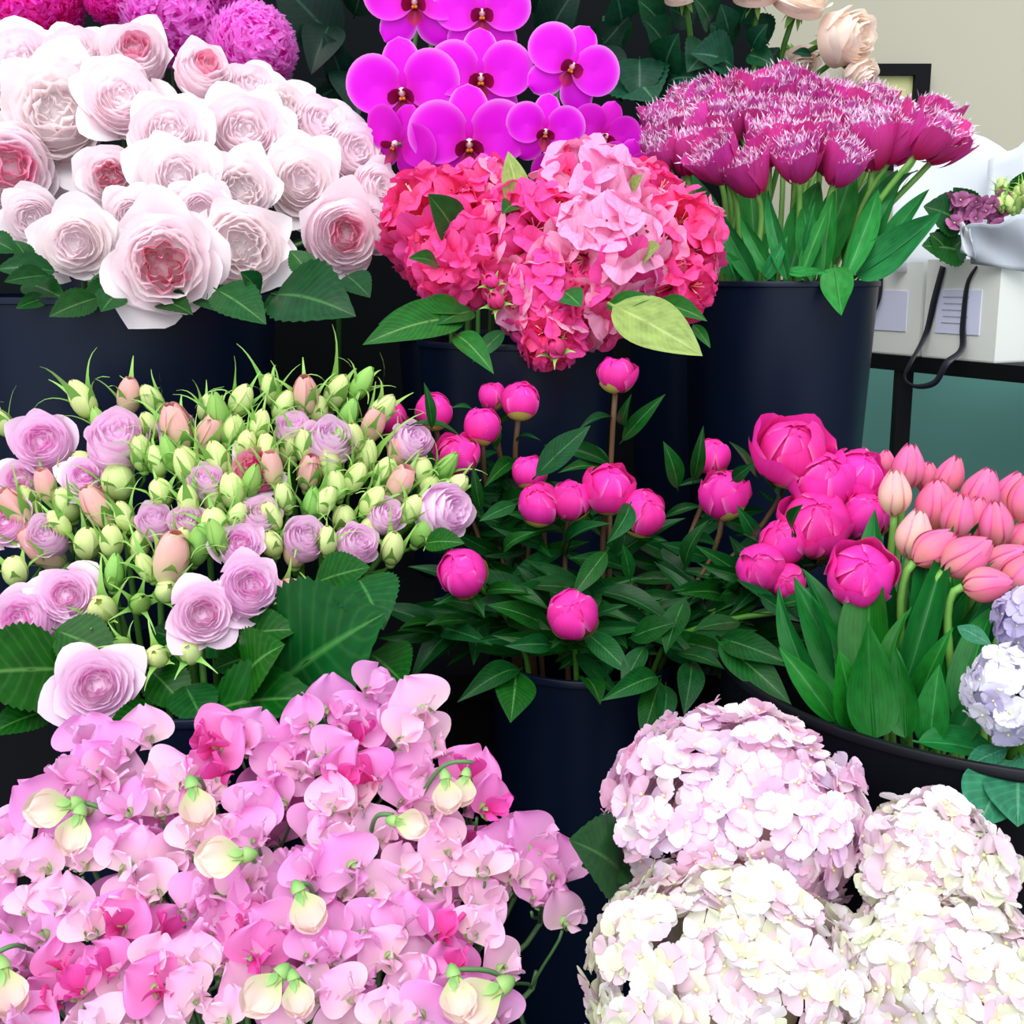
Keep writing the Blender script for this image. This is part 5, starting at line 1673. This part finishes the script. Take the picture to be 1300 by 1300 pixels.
def carton_bag(label, P1, P2, h, depth, text, ribs):
    """upright paper carton bag: its front runs from P1 (far) to P2 (near) on the table"""
    e = (P2 - P1)
    w = e.length
    ex = e.normalized()
    ey = V((-ex.y, ex.x, 0))
    M = Matrix(((ex.x, ey.x, 0, P1.x), (ex.y, ey.y, 0, P1.y), (0, 0, 1, zt), (0, 0, 0, 1)))
    root = thing('carton_bag', label, 'paper bag', (P1.x, P1.y, zt), 'white carton bags on the table')
    b = MB()
    t = .003
    b.box((0, 0, 0), (w, depth, t))
    b.box((0, 0, 0), (w, t, h))
    b.box((0, depth - t, 0), (w, depth, h))
    b.box((0, t, 0), (t, depth - t, h))
    b.box((w - t, t, 0), (w, depth - t, h))
    part('bag_body', b.mesh('bag_body', M_CARD, False), root, M)
    fl = MB().box((0, -.0015, h * .28), (w, 0, h * .285)).mesh('fold_line', M_CARDIN, False)
    lb = part('label_card', MB().box((w * .18, -.002, h * .26), (w * .78, 0, h * .70)).mesh('label_card', M_LABEL, False), root, M)
    if text:
        ink = MB()
        for q in range(5):
            z = h * (.62 - .065 * q)
            ink.box((w * (.26 + .02 * (q % 2)), -.0026, z), (w * (.62 - .03 * (q % 3)), -.002, z + h * .012))
        part('printed_lines', ink.mesh('printed_lines', M_INK, False), lb, Matrix.Identity(4), False)
    for pts, wd in ribs:
        mb = MB()
        q = [V((a * w, -.004 - c, z * h)) for a, z, c in pts]
        cr = []
        for i in range(len(q) - 1):
            p0 = q[max(0, i - 1)]
            p3 = q[min(len(q) - 1, i + 2)]
            for s in range(6):
                tt = s / 6
                cr.append(.5 * ((2 * q[i]) + (q[i + 1] - p0) * tt + (2 * p0 - 5 * q[i] + 4 * q[i + 1] - p3) * tt ** 2 + (3 * q[i] - p0 - 3 * q[i + 1] + p3) * tt ** 3))
        cr.append(q[-1])
        n = len(cr)

        sides = []
        for k in range(n):
            d = (cr[min(n - 1, k + 1)] - cr[max(0, k - 1)]).normalized()
            sx = V((d.z, 0, -d.x))
            sx = sx.normalized() if sx.length > 1e-6 else V((1, 0, 0))
            if sides and sx.dot(sides[-1]) < 0:
                sx = -sx
            sides.append(sx)

        def fn(u, v, cr=cr, n=n, wd=wd, sides=sides):
            f = u * (n - 1)
            i = min(n - 2, int(f))
            p = cr[i].lerp(cr[i + 1], f - i)
            ww = wd * (.30 + .70 * abs(math.cos(u * 5.2 - .5)))
            return p + sides[i].lerp(sides[i + 1], f - i) * v * ww
        mb.grid(fn, n * 2, 2)
        o = part('ribbon_handle', mb.mesh('ribbon_handle', M_RIB), root, M)
        sd = o.modifiers.new('thickness', 'SOLIDIFY')
        sd.thickness = .001
    return root, M, w


P1 = at_z(1170, 453, zt)
P2 = at_z(1262, 461, zt)
P1.z = P2.z = 0
hb = .198
carton_bag('white carton bag in front, with two black ribbon handles and a pale label', P1, P2, hb, .16, True,
           [([(.24, .93, 0), (.16, .6, .002), (.08, .25, .003), (.10, -.02, .040), (.06, -.2, .050), (.22, -.28, .05), (.5, -.22, .05), (.60, -.02, .042), (.63, .12, .010), (.58, .35, .002), (.60, .75, .002), (.70, .93, 0)], .0085)])
d12 = (P2 - P1).normalized()
carton_bag('white carton bag behind, half hidden by the tulip bucket', P1 - d12 * .185, P1 - d12 * .012, hb * .97, .16, False,
           [([(.30, .93, 0), (.32, .6, .004), (.18, .3, .01), (.05, .01, .04), (.02, -.22, .05)], .0065)])

# picture frame on the wall
pf_c = [at(1078, 82, 2.97), at(1180, 82, 2.97), at(1180, 215, 2.97)]
x0, x1, z1, z0 = pf_c[0].x, pf_c[1].x, pf_c[0].z, pf_c[2].z
pf = thing('picture_frame', 'black framed picture on the beige wall behind the fringed tulips', 'picture frame', ((x0 + x1) / 2, 2.997, z0))
fw = .036
for lo, hi in (((x0, 2.955, z0), (x0 + fw, 2.998, z1)), ((x1 - fw, 2.955, z0), (x1, 2.998, z1)), ((x0 + fw, 2.955, z1 - fw * .7), (x1 - fw, 2.998, z1)), ((x0 + fw, 2.955, z0), (x1 - fw, 2.998, z0 + fw * .7))):
    part('frame_bar', flat_box('frame_bar', lo, hi, M_BLACK), pf, Matrix.Identity(4))
m_, nt_, out_ = mat_new('painted_reflection')  # reflected beige and yellow-green painted into the colour as noise blotches
tc_ = nt_.nodes.new('ShaderNodeTexCoord')
nz_ = nt_.nodes.new('ShaderNodeTexNoise')
nz_.inputs['Scale'].default_value = 6
nt_.links.new(tc_.outputs['Object'], nz_.inputs['Vector'])
surface(nt_, out_, nmix(nt_, nmath(nt_, 'MULTIPLY_ADD', nz_.outputs[0], 3.0, -1.1, True), rgb(205, 200, 182), rgb(196, 196, 130)), .3, .4, 0)
part('print', flat_box('print', (x0 + fw * .8, 2.972, z0 + .01), (x1 - fw * .8, 2.98, z1 - .01), m_), pf, Matrix.Identity(4))

# bouquet in white paper standing in the front bag
DY = .14
wb = at(1290, 440, 2.30 + DY)
wb.z = zt + .004
wr = thing('wrapped_bouquet', 'bouquet of mauve flowers wrapped in white paper, standing on the front bag', 'bouquet', wb)


def sheet(name, corners, mat, bow=.02, nu=10, nv=10):
    a, b, c, d = [at(q[0], q[1], q[2] + DY) for q in corners]     # bottom-left, bottom-right, top-right, top-left

    def fn(u, v):
        s = (v + 1) / 2
        p = a.lerp(b, s).lerp(d.lerp(c, s), u)
        return p + V((0, bow * (1 - v * v) + .008 * math.sin(5 * u + 3 * v), .006 * math.sin(6 * v) * u))
    o = part(name, MB().grid(fn, nu, nv).mesh(name, mat, off=wr.location), wr)
    sd = o.modifiers.new('thickness', 'SOLIDIFY')
    sd.thickness = .0015
    return o


sheet('wrapping_paper', [(1128, 345, 2.42), (1330, 345, 2.40), (1330, 215, 2.44), (1140, 120, 2.48)], M_PAPER)
sheet('wrapping_paper', [(1250, 345, 2.38), (1345, 345, 2.30), (1345, 150, 2.36), (1256, 205, 2.41)], M_PAPER, .0)
sheet('paper_fold', [(1232, 335, 2.22), (1330, 350, 2.18), (1325, 268, 2.16), (1222, 290, 2.2)], M_PAPERG, -.02)
sheet('paper_fold', [(1218, 320, 2.215), (1238, 330, 2.20), (1232, 298, 2.19), (1220, 284, 2.22)], M_PAPER, -.01)
for b, t, w, k in (((1222, 285, 2.28), (1172, 262, 2.26), 1.5, 1), ((1235, 278, 2.30), (1210, 238, 2.27), 1.0, 0), ((1225, 320, 2.27), (1170, 312, 2.24), 1.2, 0), ((1205, 322, 2.26), (1180, 296, 2.25), 1.3, 1), ((1290, 250, 2.32), (1300, 218, 2.3), 1.2, 1), ((1195, 330, 2.27), (1228, 300, 2.26), 1.5, 0), ((1290, 262, 2.30), (1310, 235, 2.28), 1.2, 1)):
    pleaf(wr, K_ROSE[k], (b[0], b[1], b[2] + DY), (t[0], t[1], t[2] + DY), w)
DK = [floret_kit(91 + i, P_DRIED) for i in range(2)]
SKB = bud_kit(95, P_BUD, 1, 5, .2, 0, 1.3)
dr_ = random.Random(9)
for i in range(46):
    px, py = dr_.uniform(1204, 1275), dr_.uniform(252, 292)
    c = at(px, py, 2.27 + DY + dr_.uniform(-.03, .02))
    part('floret', DK[i % 2], wr, frame(c, (tocam(c) + V((dr_.uniform(-.7, .7), 0, dr_.uniform(-.3, .9)))).normalized(), UP, dr_.uniform(0, 6), dr_.uniform(8, 13) * mpp(c)))
for i in range(16):
    px, py = dr_.uniform(1264, 1305), dr_.uniform(238, 275)
    c = at(px, py, 2.27 + DY + dr_.uniform(-.03, .02))
    b = part('bud', SKB[0], wr, frame(c, (UP + V((dr_.uniform(-.7, .7), dr_.uniform(-.7, .3), 0))).normalized(), V((0, 1, 0)), dr_.uniform(0, 6), dr_.uniform(12, 17) * mpp(c)))
    part('sepals', SKB[1], b, Matrix.Identity(4), False)
stp = [wb, wb.lerp(at(1275, 300, 2.29 + DY), .6), at(1262, 280, 2.29 + DY)]
part('stem', MB().tube(stp, .008, 6).mesh('stem', M_STEM_D, off=wr.location), wr)

# ================================================================== LIGHT
w = bpy.data.worlds.new('overcast_sky')
scene.world = w
w.use_nodes = True
nt = w.node_tree
nt.nodes.clear()
o = nt.nodes.new('ShaderNodeOutputWorld')
bg = nt.nodes.new('ShaderNodeBackground')
bg.inputs[0].default_value = (.87, .94, 1.0, 1)
# the open shop front lies behind the camera: bright there, dim towards the back of the shop
tcw = nt.nodes.new('ShaderNodeTexCoord')
dot = nt.nodes.new('ShaderNodeVectorMath')
dot.operation = 'DOT_PRODUCT'
nt.links.new(tcw.outputs['Generated'], dot.inputs[0])
dot.inputs[1].default_value = V((-.15, -.75, .65)).normalized()
mrw = nt.nodes.new('ShaderNodeMapRange')
mrw.interpolation_type = 'SMOOTHSTEP'
mrw.inputs[1].default_value = -.25
mrw.inputs[2].default_value = .95
mrw.inputs[3].default_value = .16
mrw.inputs[4].default_value = 1.75
nt.links.new(dot.outputs['Value'], mrw.inputs[0])
nt.links.new(mrw.outputs[0], bg.inputs[1])
nt.links.new(bg.outputs[0], o.inputs[0])
ld = bpy.data.lights.new('daylight', 'SUN')
ld.energy = 2.0
ld.angle = math.radians(50)
ld.color = (1.0, .97, .94)
lo = bpy.data.objects.new('daylight', ld)
COL.objects.link(lo)
lo.location = (-1, -2, 4)
lo.rotation_euler = V((-.25, -1.0, 1.25)).to_track_quat('Z', 'Y').to_euler()

scene.cycles.diffuse_bounces = 8
scene.view_settings.view_transform = 'Standard'
scene.view_settings.look = 'None'
scene.view_settings.exposure = 0.15
scene.view_settings.gamma = 1.0
scene.view_settings.use_curve_mapping = False
